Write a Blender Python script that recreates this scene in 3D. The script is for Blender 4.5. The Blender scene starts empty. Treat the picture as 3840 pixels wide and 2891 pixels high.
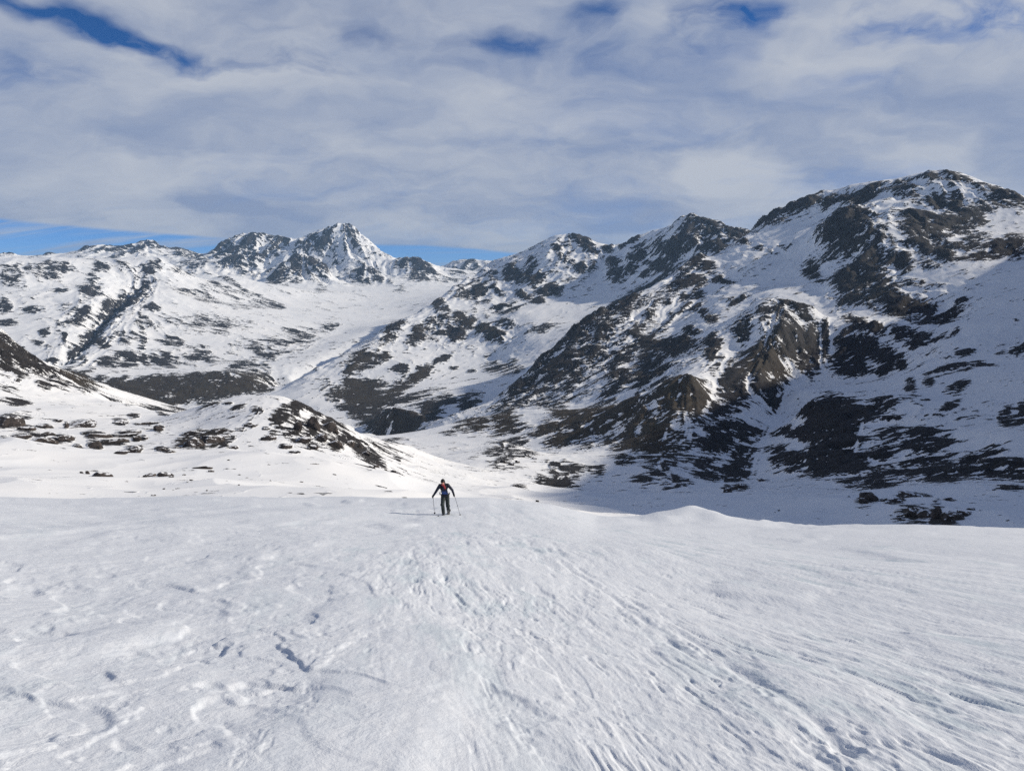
import bpy, bmesh, math, random
import numpy as np
from mathutils import Vector, Matrix

S = bpy.context.scene
COL = S.collection
RAD = math.radians

# ------------------------------------------------------------------ camera, sky, sun, exposure
cam_d = bpy.data.cameras.new("camera")
cam_d.sensor_width = 36.0
cam_d.lens = 26.69
cam_d.clip_start = 0.1
cam_d.clip_end = 80000.0
cam = bpy.data.objects.new("camera", cam_d)
COL.objects.link(cam)
cam.location = (0, 0, 0)
cam.rotation_euler = (RAD(90 - 7.5), 0, 0)
S.camera = cam

SUN_AZ = 80.0      # degrees to the right of the viewing direction
SUN_EL = 28.5
SUN_STRENGTH = 3.8
SKY_STRENGTH = 0.11

sun_d = bpy.data.lights.new("sun", 'SUN')
sun_d.energy = SUN_STRENGTH
sun_d.angle = RAD(0.9)
sun_d.color = (1.0, 0.915, 0.78)
sun = bpy.data.objects.new("sun", sun_d)
COL.objects.link(sun)
sv = Vector((math.cos(RAD(SUN_EL)) * math.sin(RAD(SUN_AZ)), math.cos(RAD(SUN_EL)) * math.cos(RAD(SUN_AZ)), math.sin(RAD(SUN_EL))))
sun.rotation_euler = sv.to_track_quat('Z', 'Y').to_euler()

S.view_settings.view_transform = 'Standard'
S.view_settings.look = 'None'
S.view_settings.gamma = 1.0
S.view_settings.use_curve_mapping = False
S.view_settings.exposure = 0.22
S.cycles.use_denoising = False
S.cycles.max_bounces = 6
S.cycles.diffuse_bounces = 2
S.cycles.use_adaptive_sampling = True
S.cycles.adaptive_threshold = 0.005
S.cycles.volume_bounces = 0


class NT:
    """small helper to write node trees"""
    def __init__(self, tree):
        self.t = tree
        self.n = tree.nodes
        self.n.clear()
    def add(self, typ, **kw):
        nd = self.n.new(typ)
        for k, v in kw.items():
            setattr(nd, k, v)
        return nd
    def put(self, sock, v):
        if isinstance(v, bpy.types.NodeSocket):
            self.t.links.new(v, sock)
        elif v is not None:
            sock.default_value = v
    def math(self, op, a, b=None, c=None, clamp=False):
        nd = self.add('ShaderNodeMath', operation=op, use_clamp=clamp)
        for i, v in enumerate((a, b, c)):
            if v is not None:
                self.put(nd.inputs[i], v)
        return nd.outputs[0]
    def vmath(self, op, a, b=None):
        nd = self.add('ShaderNodeVectorMath', operation=op)
        self.put(nd.inputs[0], a)
        if b is not None:
            if op == 'SCALE':
                self.put(nd.inputs['Scale'], b)
            else:
                self.put(nd.inputs[1], b)
        return nd.outputs['Value'] if op in ('DOT_PRODUCT', 'LENGTH') else nd.outputs[0]
    def noise(self, vec, scale, detail=4.0, rough=0.55, dist=0.0, typ='FBM', dims='3D'):
        nd = self.add('ShaderNodeTexNoise')
        nd.noise_dimensions = dims
        nd.noise_type = typ
        self.put(nd.inputs['Vector'], vec)
        self.put(nd.inputs['Scale'], scale)
        nd.inputs['Detail'].default_value = detail
        nd.inputs['Roughness'].default_value = rough
        nd.inputs['Distortion'].default_value = dist
        return nd.outputs[0]
    def smooth(self, v, lo, hi, a=0.0, b=1.0):
        nd = self.add('ShaderNodeMapRange', interpolation_type='SMOOTHSTEP')
        self.put(nd.inputs[0], v)
        self.put(nd.inputs[1], lo)
        self.put(nd.inputs[2], hi)
        self.put(nd.inputs[3], a)
        self.put(nd.inputs[4], b)
        return nd.outputs[0]
    def mix(self, f, a, b):
        nd = self.add('ShaderNodeMix', data_type='RGBA')
        self.put(nd.inputs[0], f)
        self.put(nd.inputs[6], a)
        self.put(nd.inputs[7], b)
        return nd.outputs[2]
    def attr(self, name):
        return self.add('ShaderNodeAttribute', attribute_name=name).outputs['Fac']


def rgb(r, g, b):
    return (r, g, b, 1.0)


# sky: clear Nishita sky with one broken sheet of high cloud lying on a flat layer above it
CLOUD_STRENGTH = 1.0
RIM0 = 2.915
world = bpy.data.worlds.new("World")
S.world = world
world.use_nodes = True
world.cycles.sampling_method = 'MANUAL'
world.cycles.sample_map_resolution = 512
w = NT(world.node_tree)
sky = w.add('ShaderNodeTexSky', sky_type='NISHITA')
sky.sun_disc = False
sky.sun_elevation = RAD(SUN_EL)
sky.sun_rotation = RAD(SUN_AZ)
sky.altitude = 2900.0
sky.air_density = 0.5
sky.dust_density = 0.0
sky.ozone_density = 4.0
hsv = w.add('ShaderNodeHueSaturation')
hsv.inputs['Saturation'].default_value = 1.2
hsv.inputs['Hue'].default_value = 0.503
w.put(hsv.inputs['Color'], sky.outputs[0])
wdir = w.add('ShaderNodeTexCoord').outputs['Generated']
sep = w.add('ShaderNodeSeparateXYZ')
w.put(sep.inputs[0], wdir)
dz = w.math('ADD', w.math('MAXIMUM', sep.outputs[2], 0.0), 0.30)     # the layer curves down with the earth
comb = w.add('ShaderNodeCombineXYZ')
w.put(comb.inputs[0], w.math('DIVIDE', sep.outputs[0], dz))
w.put(comb.inputs[1], w.math('DIVIDE', sep.outputs[1], dz))
P = comb.outputs[0]                         # position on the cloud layer


def cloud_spot(x, y, ax, ay, rot, amount, vec):
    """elliptical thinning (amount < 0) or thickening of the sheet at a place of the layer"""
    m = w.add('ShaderNodeMapping', vector_type='TEXTURE')
    w.put(m.inputs['Vector'], vec)
    m.inputs['Location'].default_value = (x, y, 0)
    m.inputs['Rotation'].default_value = (0, 0, RAD(rot))
    m.inputs['Scale'].default_value = (ax, ay, 1)
    d = w.vmath('LENGTH', m.outputs[0])
    return w.math('MULTIPLY', w.smooth(d, 1.0, 0.0, 0.0, amount), torn)


warp = w.add('ShaderNodeTexNoise')
warp.noise_dimensions = '2D'
w.put(warp.inputs['Vector'], P)
warp.inputs['Scale'].default_value = 3.4
warp.inputs['Detail'].default_value = 4
warpv = w.vmath('SCALE', w.vmath('SUBTRACT', warp.outputs['Color'], (0.5, 0.5, 0.5)), 0.26)
PW = w.vmath('ADD', P, warpv)
mp = w.add('ShaderNodeMapping')
w.put(mp.inputs['Vector'], PW)
mp.inputs['Rotation'].default_value = (0, 0, RAD(-48))
mp.inputs['Scale'].default_value = (0.7, 1.35, 1)
n1 = w.noise(mp.outputs[0], 1.6, 5, 0.52, 0.0, dims='2D')
n2 = w.noise(PW, 8.0, 5, 0.6, 0.0, dims='2D')
torn = w.smooth(w.math('ADD', w.math('MULTIPLY', n1, 0.5), w.math('MULTIPLY', n2, 0.5)), 0.68, 0.36, 0.35, 1.5)
cov = w.math('ADD', w.math('MULTIPLY_ADD', n1, 0.75, 0.47), w.math('MULTIPLY', w.math('SUBTRACT', n2, 0.5), 0.30))
CLOUD_SPOTS = [(-0.79, 1.47, 0.19, 0.08, 56, -0.44), (-0.66, 1.59, 0.27, 0.09, 42, -0.48), (-0.85, 1.40, 0.12, 0.05, 63, -0.25), (-0.98, 1.61, 0.19, 0.10, 43, -0.36), (-0.45, 1.68, 0.19, 0.11, 26, -0.32), (0.01, 1.64, 0.18, 0.07, 3, -0.48), (0.16, 1.54, 0.12, 0.10, 64, -0.45), (0.24, 1.66, 0.13, 0.09, 44, -0.30), (0.39, 1.55, 0.16, 0.20, 9, -0.50), (0.46, 1.49, 0.08, 0.10, -7, -0.40), (0.73, 1.48, 0.17, 0.16, 4, -0.75), (0.91, 1.50, 0.15, 0.13, -15, -0.75), (0.86, 1.41, 0.08, 0.09, -14, -0.30), (0.72, 1.70, 0.19, 0.07, -12, -0.18), (-0.28, 1.58, 0.16, 0.06, 25, -0.22), (-0.10, 1.72, 0.13, 0.06, 19, -0.15), (0.54, 1.58, 0.12, 0.11, -45, 0.20), (0.27, 1.57, 0.08, 0.16, -4, 0.25)]
CLOUD_TONES = [(0.62, 2.17, 0.22, 0.22, 11, 0.50), (-0.86, 2.37, 0.23, 0.12, 25, -0.55), (0.37, 2.64, 0.16, 0.08, -6, -0.25), (0.57, 1.64, 0.27, 0.18, -9, 0.20), (-0.06, 1.88, 0.57, 0.22, 20, 0.12), (0.43, 2.09, 0.35, 0.24, -7, -0.12), (0.89, 1.80, 0.35, 0.23, -15, -0.05)]
for sx, sy, ax, ay, rot, amt in CLOUD_SPOTS:
    cov = w.math('ADD', cov, cloud_spot(sx, sy, ax, ay, rot, amt, PW))
# the sheet breaks up overhead
over = w.smooth(w.vmath('LENGTH', P), 1.55, 0.85, 0.0, -0.62)
cov = w.math('ADD', cov, over)
covm = w.math('MULTIPLY', cov, 1.16, clamp=True)
# far rim of the sheet: beyond it only thin bands over clear sky
rad = w.vmath('LENGTH', P)
edge_n = w.noise(w.vmath('MULTIPLY', P, (0.9, 0.9, 1)), 1.0, 3, 0.5, 0.2, dims='2D')
rimv = w.math('SUBTRACT', rad, w.math('MULTIPLY', w.math('DIVIDE', sep.outputs[0], dz), 0.16))
rimv = w.math('ADD', rimv, w.math('MULTIPLY', w.math('SUBTRACT', edge_n, 0.5), 0.2))
rimf = w.smooth(rimv, RIM0, RIM0 + 0.045, 0.0, 1.0)
bands = w.noise(w.vmath('MULTIPLY', P, (0.8, 9.0, 1)), 1.0, 5, 0.6, 0.5, dims='2D')
thin = w.smooth(bands, 0.40, 0.72, 0.0, 0.75)
nd = w.add('ShaderNodeMix', data_type='FLOAT')
w.put(nd.inputs[0], rimf)
w.put(nd.inputs[2], covm)
w.put(nd.inputs[3], thin)
alpha = w.math('MULTIPLY', nd.outputs[0], 0.96)
# brightness of the sheet varies with its thickness
n3 = w.noise(mp.outputs[0], 2.6, 5, 0.55, 0.0, dims='2D')
tone = w.math('ADD', w.math('MULTIPLY', n3, 0.85), w.math('MULTIPLY', n2, 0.16))
for sx, sy, ax, ay, rot, amt in CLOUD_TONES:
    tone = w.math('ADD', tone, cloud_spot(sx, sy, ax, ay, rot, amt, PW))
tone = w.smooth(tone, 0.26, 0.78)
ccol = w.mix(tone, rgb(0.235, 0.288, 0.415), rgb(0.46, 0.485, 0.535))
bg1 = w.add('ShaderNodeBackground')
w.put(bg1.inputs[0], hsv.outputs[0])
bg1.inputs[1].default_value = SKY_STRENGTH
bg2 = w.add('ShaderNodeBackground')
w.put(bg2.inputs[0], ccol)
bg2.inputs[1].default_value = CLOUD_STRENGTH
ms = w.add('ShaderNodeMixShader')
w.put(ms.inputs[0], alpha)
w.t.links.new(bg1.outputs[0], ms.inputs[1])
w.t.links.new(bg2.outputs[0], ms.inputs[2])
wo = w.add('ShaderNodeOutputWorld')
w.t.links.new(ms.outputs[0], wo.inputs[0])


# ------------------------------------------------------------------ numeric helpers
def gnoise(x, y, seed=0):
    """2-D gradient noise, about -1..1"""
    ix = np.floor(x).astype(np.int64)
    iy = np.floor(y).astype(np.int64)
    fx = (x - ix).astype(np.float32)
    fy = (y - iy).astype(np.float32)
    def g(jx, jy, dx, dy):
        h = (jx * 374761393 + jy * 668265263 + seed * 974634777) & 0xFFFFFFFF
        h = ((h ^ (h >> 13)) * 1274126177) & 0xFFFFFFFF
        h = (h ^ (h >> 16)) & 0xFFFF
        a = h.astype(np.float32) * np.float32(2 * np.pi / 65536.0)
        return np.cos(a) * dx + np.sin(a) * dy
    u = fx * fx * fx * (fx * (fx * 6 - 15) + 10)
    v = fy * fy * fy * (fy * (fy * 6 - 15) + 10)
    a = g(ix, iy, fx, fy)
    b = g(ix + 1, iy, fx - 1, fy)
    c = g(ix, iy + 1, fx, fy - 1)
    d = g(ix + 1, iy + 1, fx - 1, fy - 1)
    return 1.5 * ((a * (1 - u) + b * u) * (1 - v) + (c * (1 - u) + d * u) * v)


def sstep(x, a, b):
    t = np.clip((x - a) / (b - a), 0, 1)
    return t * t * (3 - 2 * t)


def link(o, parent=None):
    COL.objects.link(o)
    if parent is not None:
        o.parent = parent
    return o


def mesh_from(name, verts, quads, mat, normals=None, attrs=None, smooth=True, parent=None):
    me = bpy.data.meshes.new(name)
    me.vertices.add(len(verts))
    me.vertices.foreach_set('co', np.ascontiguousarray(verts, dtype=np.float32).ravel())
    q = np.ascontiguousarray(quads, dtype=np.int32)
    me.loops.add(q.size)
    me.loops.foreach_set('vertex_index', q.ravel())
    me.polygons.add(len(q))
    me.polygons.foreach_set('loop_start', np.arange(0, q.size, q.shape[1], dtype=np.int32))
    me.polygons.foreach_set('loop_total', np.full(len(q), q.shape[1], dtype=np.int32))
    if smooth:
        me.polygons.foreach_set('use_smooth', np.ones(len(q), dtype=bool))
    me.update(calc_edges=True)
    me.validate()
    for k, v in (attrs or {}).items():
        at = me.attributes.new(k, 'FLOAT', 'POINT')
        at.data.foreach_set('value', np.ascontiguousarray(v, dtype=np.float32))
    if normals is not None:
        me.normals_split_custom_set_from_vertices(normals.astype(np.float32))
    if mat is not None:
        me.materials.append(mat)
    o = bpy.data.objects.new(name, me)
    return link(o, parent)


# ------------------------------------------------------------------ terrain survey: ridge, slope and valley lines in metres
CTRL = [
    (0, 0.80, [-8086,6698,226.2, -7519,7329,291.0, -7049,7782,299.7, -6330,8377,302.8, -5815,8743,352.3, -5714,8809,381.1, -5657,8846,325.0, -5567,8903,305.9, -5517,8934,301.7, -5394,9009,384.4, -5328,9048,348.5, -5246,9096,355.7, -5147,9152,417.6, -5049,9206,447.3, -4931,9270,483.3, -4814,9332,470.0, -4725,9377,461.2, -4606,9436,492.0, -4525,9475,544.4, -4464,9504,562.9, -4387,9540,508.7, -4352,9556,441.7, -4295,9581,442.9, -4197,9625,467.7, -4100,9666,446.8, -4004,9707,402.7, -3891,9753,346.7]),
    (0, 0.40, [-9716,8022,79.7, -9037,8780,139.6, -8474,9325,137.2, -7612,10041,123.7, -6993,10481,172.9, -6871,10561,205.8, -6804,10605,137.0, -6695,10674,112.4, -6635,10711,106.4, -6488,10801,204.0, -6408,10849,159.6, -6310,10906,166.9, -6192,10974,240.0, -6073,11040,274.3, -5932,11116,315.9, -5791,11190,298.0, -5684,11245,286.1, -5541,11316,321.6, -5444,11363,383.7, -5370,11398,405.2, -5278,11441,338.7, -5236,11460,257.4, -5167,11492,258.1, -5050,11544,286.8, -4934,11594,260.4, -4817,11643,206.0, -4681,11698,137.1]),
    (0, 0.80, [-3705,9288,330.2, -3636,9316,369.9, -3556,9346,398.8, -3453,9385,511.5, -3365,9417,585.5, -3248,9458,621.5, -3176,9482,634.2, -3042,9526,637.2, -2992,9542,598.9, -2904,9569,583.7, -2798,9601,596.9, -2730,9620,558.4, -2656,9641,531.1]),
    (0, 0.40, [-4459,11141,130.6, -4375,11174,177.7, -4279,11211,211.7, -4155,11258,346.7, -4049,11296,435.1, -3908,11346,477.4, -3822,11375,492.1, -3661,11428,494.4, -3601,11447,447.7, -3494,11480,428.5, -3367,11518,443.6, -3285,11542,396.6, -3196,11567,363.1]),
    (0, 0.80, [-2523,9159,504.6, -2419,9187,533.2, -2314,9214,589.2, -2176,9247,667.5, -2069,9272,723.8, -2043,9278,729.7, -2006,9286,713.9, -1943,9299,687.7, -1853,9317,634.2, -1785,9331,552.6, -1695,9348,470.8, -1610,9363,371.7, -1519,9378,288.8]),
    (0, 0.40, [-3036,10988,344.9, -2912,11022,378.7, -2785,11055,445.5, -2619,11095,539.1, -2491,11125,606.3, -2459,11132,613.3, -2414,11141,594.1, -2338,11158,561.9, -2231,11180,496.9, -2149,11196,398.0, -2041,11216,298.7, -1938,11234,178.7, -1828,11252,78.1]),
    (0, 0.80, [-1439,8884,273.6, -1387,8893,273.9, -1266,8911,290.3, -1218,8917,327.6, -1139,8928,306.8, -1034,8940,275.3, -949.1,8950,227.7, -842.6,8960,195.9]),
    (0, 0.40, [-1731,10660,105.9, -1669,10670,106.0, -1523,10692,125.3, -1465,10700,170.2, -1371,10713,144.8, -1244,10728,106.5, -1142,10739,48.8, -1014,10752,10.2]),
    (0, 0.60, [-1049,11151,243.8, -820.6,11170,330.7, -686.4,11179,364.2, -585.6,11185,384.3, -464.9,11190,351.3, -363.8,11194,371.3, -276.4,11197,344.8, -40.5,11200,298.3, 1300,11124,309.5, 3193,10735,330.6, 5307,9863,333.0, 7489,8328,281.2]),
    (0, 0.30, [-1262,13381,12.7, -987.4,13404,117.1, -825.9,13415,157.3, -704.6,13422,181.4, -559.4,13428,141.4, -437.8,13433,165.5, -332.6,13436,133.4, -48.7,13440,77.2, 1564,13349,92.6, 3841,12879,127.9, 6382,11828,152.8, 9000,9982,128.9]),
    (0, 0.30, [-12354,10168,-142.9, -10373,12182,-171.2, -7019,14378,-202.1, -1981,15877,-223.2, 3714,15563,-218.8, 10735,11864,-166.8]),
    (0, 0.30, [-16978,13991,-70.6, -14254,16758,-84.5, -9642,19775,-99.7, -2721,21831,-110.1, 5101,21401,-107.9, 14751,16322,-82.3]),
    (0, 0.80, [-2043,9278,729.7, -1933,8995,490.2, -1825,8762,269.8, -1758,8623,162.9]),
    (0, 0.80, [-2200,9139,498.1, -2183,8937,328.3, -2126,8797,202.8]),
    (0, 0.80, [-3110,9504,635.7, -3099,9192,419.4, -3049,8786,218.3]),
    (0, 0.30, [-6314,6130,60.9, -5695,6709,66.6, -4887,7318,72.7, -4223,7720,76.7, -3612,7915,78.6]),
    (0, 0.80, [-3290,8377,133.2, -3124,8547,146.1, -2972,8707,164.4, -2834,8858,220.1, -2598,8512,135.4]),
    (0, 0.80, [-2462,7559,29.8, -2379,7795,147.2, -2331,7914,210.8, -2241,7992,284.1, -2159,8014,337.2, -2062,8040,261.9, -1949,7965,174.2, -1847,7784,82.0]),
    (0, 0.40, [-2612,8012,-35.6, -2524,8262,87.0, -2474,8388,153.4, -2378,8471,230.6, -2290,8495,286.8, -2188,8522,206.7, -2068,8442,114.1, -1960,8250,17.7]),
    (0, 0.30, [-2018,8668,163.7, -1788,8565,126.0, -1588,8605,136.8, -1404,8687,148.5]),
    (0, 0.80, [-1699,8329,122.5, -1618,8365,202.9, -1517,8363,192.9, -1405,8282,92.1]),
    (0, 0.40, [-1750,8578,95.4, -1667,8616,178.1, -1563,8614,167.8, -1448,8530,64.3]),
    (0, 0.30, [-1771,8006,7.6, -1491,8063,7.7, -1220,8210,57.0, -1037,8336,72.8, -797.4,8463,53.7]),
    (1, 0.15, [-2688,7109,45.1, -2223,7268,2.6, -1812,7381,-23.9, -1383,7473,-42.2, -952.3,7641,-47.7, -655.8,7973,-25.9, -436.1,8389,8.0]),
    (1, 0.50, [-5007,4144,115.3, -4365,4816,162.6, -3920,5185,175.1, -3602,5411,179.5, -3525,5461,197.4, -3447,5511,179.5, -3316,5590,202.0, -3224,5644,190.6, -3125,5814,196.3, -2929,5914,206.7, -2822,5966,215.6, -2742,6003,202.7]),
    (1, 0.25, [-5613,4636,59.9, -4894,5389,101.8, -4395,5803,109.6, -4040,6056,110.8, -3954,6113,130.0, -3866,6169,109.2, -3720,6258,133.1, -3616,6318,119.3, -3505,6508,122.9, -3286,6622,133.0, -3165,6680,142.1, -3076,6721,126.9]),
    (1, 0.30, [-2742,6003,202.7, -2654,6043,150.1, -2595,6177,83.5, -2570,6296,55.0, -2542,6415,40.7, -2449,6558,104.3, -2359,6591,81.2, -2168,6656,22.3, -1973,6716,-5.7]),
    (1, 0.15, [-2880,6303,194.1, -2788,6344,138.7, -2725,6486,68.3, -2699,6610,38.0, -2670,6735,22.6, -2572,6885,88.9, -2478,6920,64.6, -2277,6988,2.5, -2073,7052,-27.1]),
    (1, 0.60, [-2783,5984,212.7, -2636,5612,55.7, -2481,5020,-70.6, -2404,4723,-129.0, -2299,4327,-217.8, -2178,3938,-294.1, -2080,3591,-345.3, -2037,3384,-377.5]),
    (1, 0.40, [-2663,5544,-28.0, -2521,4955,-165.3, -2441,4659,-226.0, -2332,4264,-305.5, -2207,3887,-361.8, -2103,3543,-390.8]),
    (1, 0.40, [-2807,5303,14.6, -2638,4803,-96.4, -2475,4345,-218.6, -2318,3973,-284.6, -2178,3591,-345.3, -2134,3442,-373.3]),
    (1, 0.30, [-3386,5074,80.7, -3204,5073,50.4, -2977,5152,4.9]),
    (1, 0.35, [-3010,4483,-144.1, -2862,4461,-170.4, -2681,4572,-147.0]),
    (1, 0.35, [-2657,3938,-270.1, -2536,3897,-291.1, -2390,3930,-293.6]),
    (1, 0.30, [-2467,3643,-350.3, -2266,3536,-361.7, -2126,3447,-373.9]),
    (1, 0.30, [-3719,4709,-9.6, -2989,3755,-234.7, -2501,3122,-348.2]),
    (1, 0.30, [-4422,4055,40.3, -3331,3026,-189.1, -2821,2546,-284.0]),
    (1, 0.12, [-2549,5816,57.8, -2264,5448,-76.6, -2129,5610,-112.6, -1981,5875,-135.7, -1624,6603,-112.7, -1277,6883,-138.2, -891.4,7145,-100.4]),
    (1, 0.15, [-2170,4725,-180.5, -1927,4830,-213.8, -1698,5021,-228.3, -1470,5300,-241.0, -1206,5571,-246.5, -922.2,5929,-226.5]),
    (1, 0.25, [-2011,4248,-291.4, -1821,4224,-315.5, -1596,4314,-327.5, -1387,4491,-329.9, -1233,4742,-331.1, -1121,5026,-320.2]),
    (1, 0.40, [-1927,3676,-364.7, -1803,3793,-381.0, -1589,3780,-391.3, -1410,3797,-393.1, -1301,3888,-397.8, -1226,4122,-383.6, -1145,4507,-350.4]),
    (1, 0.20, [-1086,3432,-463.6, -1059,3702,-424.3, -1013,4076,-379.4, -990.0,4492,-335.5, -925.3,4964,-286.1, -846.1,5435,-247.1, -732.7,5854,-223.6]),
    (10, 0.25, [-1928,3217,-382.6, -1815,3224,-411.5, -1729,3328,-402.0, -1592,3340,-405.6, -1346,3393,-399.4, -1272,3421,-381.6, -1145,3413,-412.4, -1059,3336,-446.4]),
    (10, 0.20, [-1734,3040,-429.6, -1616,2992,-448.7, -1492,3000,-468.6, -1350,3011,-481.8, -1189,3079,-473.3, -1068,3175,-452.6, -993.0,3252,-455.4]),
    (10, 0.15, [-2160,2495,-355.6, -1802,2644,-393.3, -1687,2719,-421.4, -1360,2730,-457.3, -1200,2750,-469.1, -1052,2810,-470.6, -894.5,2864,-461.7, -657.6,2619,-458.3, -447.4,2358,-461.6, -312.0,2127,-450.0]),
    (2, 0.70, [-978.0,3204,-436.7, -916.9,3274,-395.5, -845.2,3396,-357.9, -803.7,3560,-320.5, -735.7,3779,-270.7, -654.7,3997,-223.0, -541.6,4266,-160.4, -458.9,4477,-114.2, -373.4,4785,-24.1, -307.5,4991,34.6, -235.9,5145,75.7, -130.8,5298,160.0, -61.2,5350,183.8, 100.7,5399,198.3, 162.3,5298,244.9, 232.9,5245,295.1, 305.0,5191,328.9, 369.8,5187,350.0, 437.9,5182,337.4, 509.2,5175,300.4, 570.9,5169,275.6, 607.8,5114,272.7, 641.1,5060,254.8, 715.9,4948,263.9, 805.6,4833,300.5, 852.6,4774,319.4, 913.7,4610,335.5, 988.4,4493,377.0, 1041,4481,415.4, 1100,4467,380.1, 1151,4454,366.0, 1182,4342,346.6, 1220,4227,310.1, 1266,4109,260.3, 1444,4050,232.7, 1852,3881,177.1, 2365,3591,121.3, 2875,3197,108.0]),
    (2, 0.35, [-1079,3524,-557.1, -1011,3601,-513.2, -932.2,3735,-474.4, -886.4,3916,-436.8, -811.4,4157,-386.9, -722.2,4396,-339.1, -597.4,4692,-276.1, -506.2,4924,-229.9, -411.9,5264,-137.4, -339.1,5490,-77.2, -260.2,5659,-35.3, -144.3,5828,54.4, -67.5,5885,79.5, 111.1,5939,94.5, 179.1,5827,148.3, 256.9,5769,205.1, 336.4,5710,243.6, 407.9,5705,267.1, 483.0,5700,253.3, 561.6,5692,212.5, 629.7,5685,185.2, 670.4,5625,183.3, 707.1,5565,164.8, 789.6,5443,177.3, 888.6,5316,220.5, 940.3,5251,242.7, 1008,5071,264.4, 1090,4941,313.0, 1148,4928,355.7, 1213,4912,317.0, 1269,4898,301.7, 1303,4775,282.8, 1345,4649,245.2, 1396,4519,192.8, 1592,4454,163.6, 2041,4267,106.0, 2606,3947,51.0, 3167,3513,45.4]),
    (2, 0.50, [1229,4846,381.2, 1264,4838,414.5, 1324,4821,373.5]),
    (2, 0.70, [271.1,4792,161.8, 378.4,4685,108.0, 499.9,4774,161.2, 534.7,4569,72.7, 615.5,4357,43.3]),
    (2, 0.80, [784.2,4431,144.4, 856.0,4265,194.6, 978.4,4136,213.2, 1057,3961,180.8]),
    (2, 0.10, [33.6,3950,-131.8, 132.6,4048,-110.6, 365.1,4184,-71.4, 570.7,4212,-21.2, 734.1,4135,36.1, 822.6,3966,74.9]),
    (2, 0.10, [99.1,3699,-190.6, 219.6,3844,-151.5, 455.9,3873,-105.8, 638.3,3847,-47.1]),
    (2, 0.12, [51.2,3500,-229.4, 205.7,3594,-191.8, 322.8,3686,-167.6, 410.0,3476,-153.8]),
    (2, 0.70, [-274.7,4942,22.5, -225.4,4594,-64.6, -122.7,4398,-101.6, -39.9,4100,-156.6]),
    (2, 0.60, [-199.1,4996,49.6, -76.9,4899,48.7, 69.5,4799,47.7, 172.1,4447,-9.1]),
    (2, 0.70, [-492.8,3566,-310.0, -439.4,3875,-246.9, -297.1,3869,-241.8, -127.0,3718,-259.5, -13.2,3600,-273.3]),
    (2, 0.30, [-656.9,3285,-366.4, -595.2,3398,-337.2, -459.6,3318,-345.6, -311.5,3486,-328.8, -121.5,3548,-312.8, -54.9,3450,-321.1]),
    (2, 0.20, [-864.6,3081,-420.0, -718.7,3170,-396.7, -615.9,3140,-406.6, -495.4,3111,-402.8, -399.9,3225,-377.7, -254.3,3290,-371.1, -114.9,3348,-352.8]),
    (2, 0.20, [-828.3,2883,-432.5, -704.7,2813,-439.5, -615.4,2885,-432.8, -511.8,2905,-417.7, -358.7,2827,-403.0, -281.8,2937,-391.2, -176.8,2995,-389.6]),
    (10, 0.20, [-669.5,2667,-458.4, -456.4,2407,-456.1, -346.0,2476,-430.2, -249.1,2588,-404.3, -153.6,2595,-389.3, -75.0,2649,-377.5]),
    (10, 0.15, [-505.7,2295,-416.0, -412.7,2313,-368.7, -311.0,2228,-366.3, -206.5,2140,-374.5]),
    (10, 0.07, [-531.5,2410,-455.0, -433.7,2429,-405.3, -326.9,2340,-402.1, -217.0,2247,-410.2]),
    (10, 0.20, [-400.8,2112,-413.5, -271.1,1931,-404.9, -171.3,1892,-370.4, -121.2,1846,-349.8]),
    (3, 0.70, [-175.4,1942,-339.9, -106.1,1997,-324.5, -27.8,2050,-304.9, 10.3,2100,-277.1, 64.7,2199,-235.8, 113.8,2297,-199.7, 180.9,2393,-153.9, 209.5,2441,-122.8, 298.4,2482,-84.3, 410.5,2567,-36.1, 529.3,2648,16.8, 597.2,2684,53.9, 672.8,2769,113.2, 712.3,2760,98.1, 787.1,2791,115.8, 839.7,2828,167.5, 911.1,2858,192.9]),
    (3, 0.35, [-200.9,2214,-471.2, -121.5,2277,-455.8, -31.8,2337,-435.4, 11.8,2394,-405.5, 74.1,2507,-362.0, 130.3,2619,-324.5, 207.2,2728,-275.7, 239.9,2783,-241.9, 341.8,2829,-199.2, 470.2,2926,-147.3, 606.2,3018,-89.7, 683.9,3059,-48.5, 770.4,3156,16.2, 815.7,3145,-0.8, 901.2,3181,18.3, 961.4,3223,76.2, 1043,3257,104.2]),
    (3, 0.50, [712.3,2760,98.1, 624.8,2472,-2.1, 571.1,2331,-55.2, 463.0,2100,-123.5, 388.4,1962,-160.9, 328.3,1821,-203.1]),
    (3, 0.70, [547.9,2419,-34.0, 457.8,2254,-99.8, 354.4,2121,-145.4, 260.0,2084,-183.7, 176.0,1992,-224.7, 112.5,1947,-255.7, 51.5,1899,-284.9]),
    (3, 0.60, [289.2,1858,-195.8, 238.8,1734,-225.5, 154.7,1743,-261.5, 82.1,1798,-286.5, -6.9,1850,-302.9]),
    (3, 0.50, [675.1,2355,-4.8, 561.4,2106,-67.7, 462.3,1925,-120.3, 380.5,1708,-159.0]),
    (3, 0.30, [-121.0,1746,-313.2, -37.8,1700,-291.0, 24.5,1650,-270.1, 103.2,1547,-254.2, 175.9,1439,-232.1, 224.9,1382,-205.5, 256.0,1326,-174.9, 290.9,1288,-150.8, 304.2,1274,-146.1]),
    (3, 0.15, [-127.1,1833,-335.8, -39.7,1785,-312.3, 25.7,1732,-290.1, 108.4,1624,-273.0, 184.8,1511,-249.3, 236.2,1451,-221.2, 268.9,1392,-188.8, 305.5,1352,-163.3, 319.5,1338,-158.3]),
    (3, 0.35, [-98.4,1497,-295.8, -5.4,1450,-281.1, 75.7,1298,-262.3, 149.4,1241,-246.9, 215.0,1181,-220.0, 267.9,1159,-194.2]),
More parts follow.
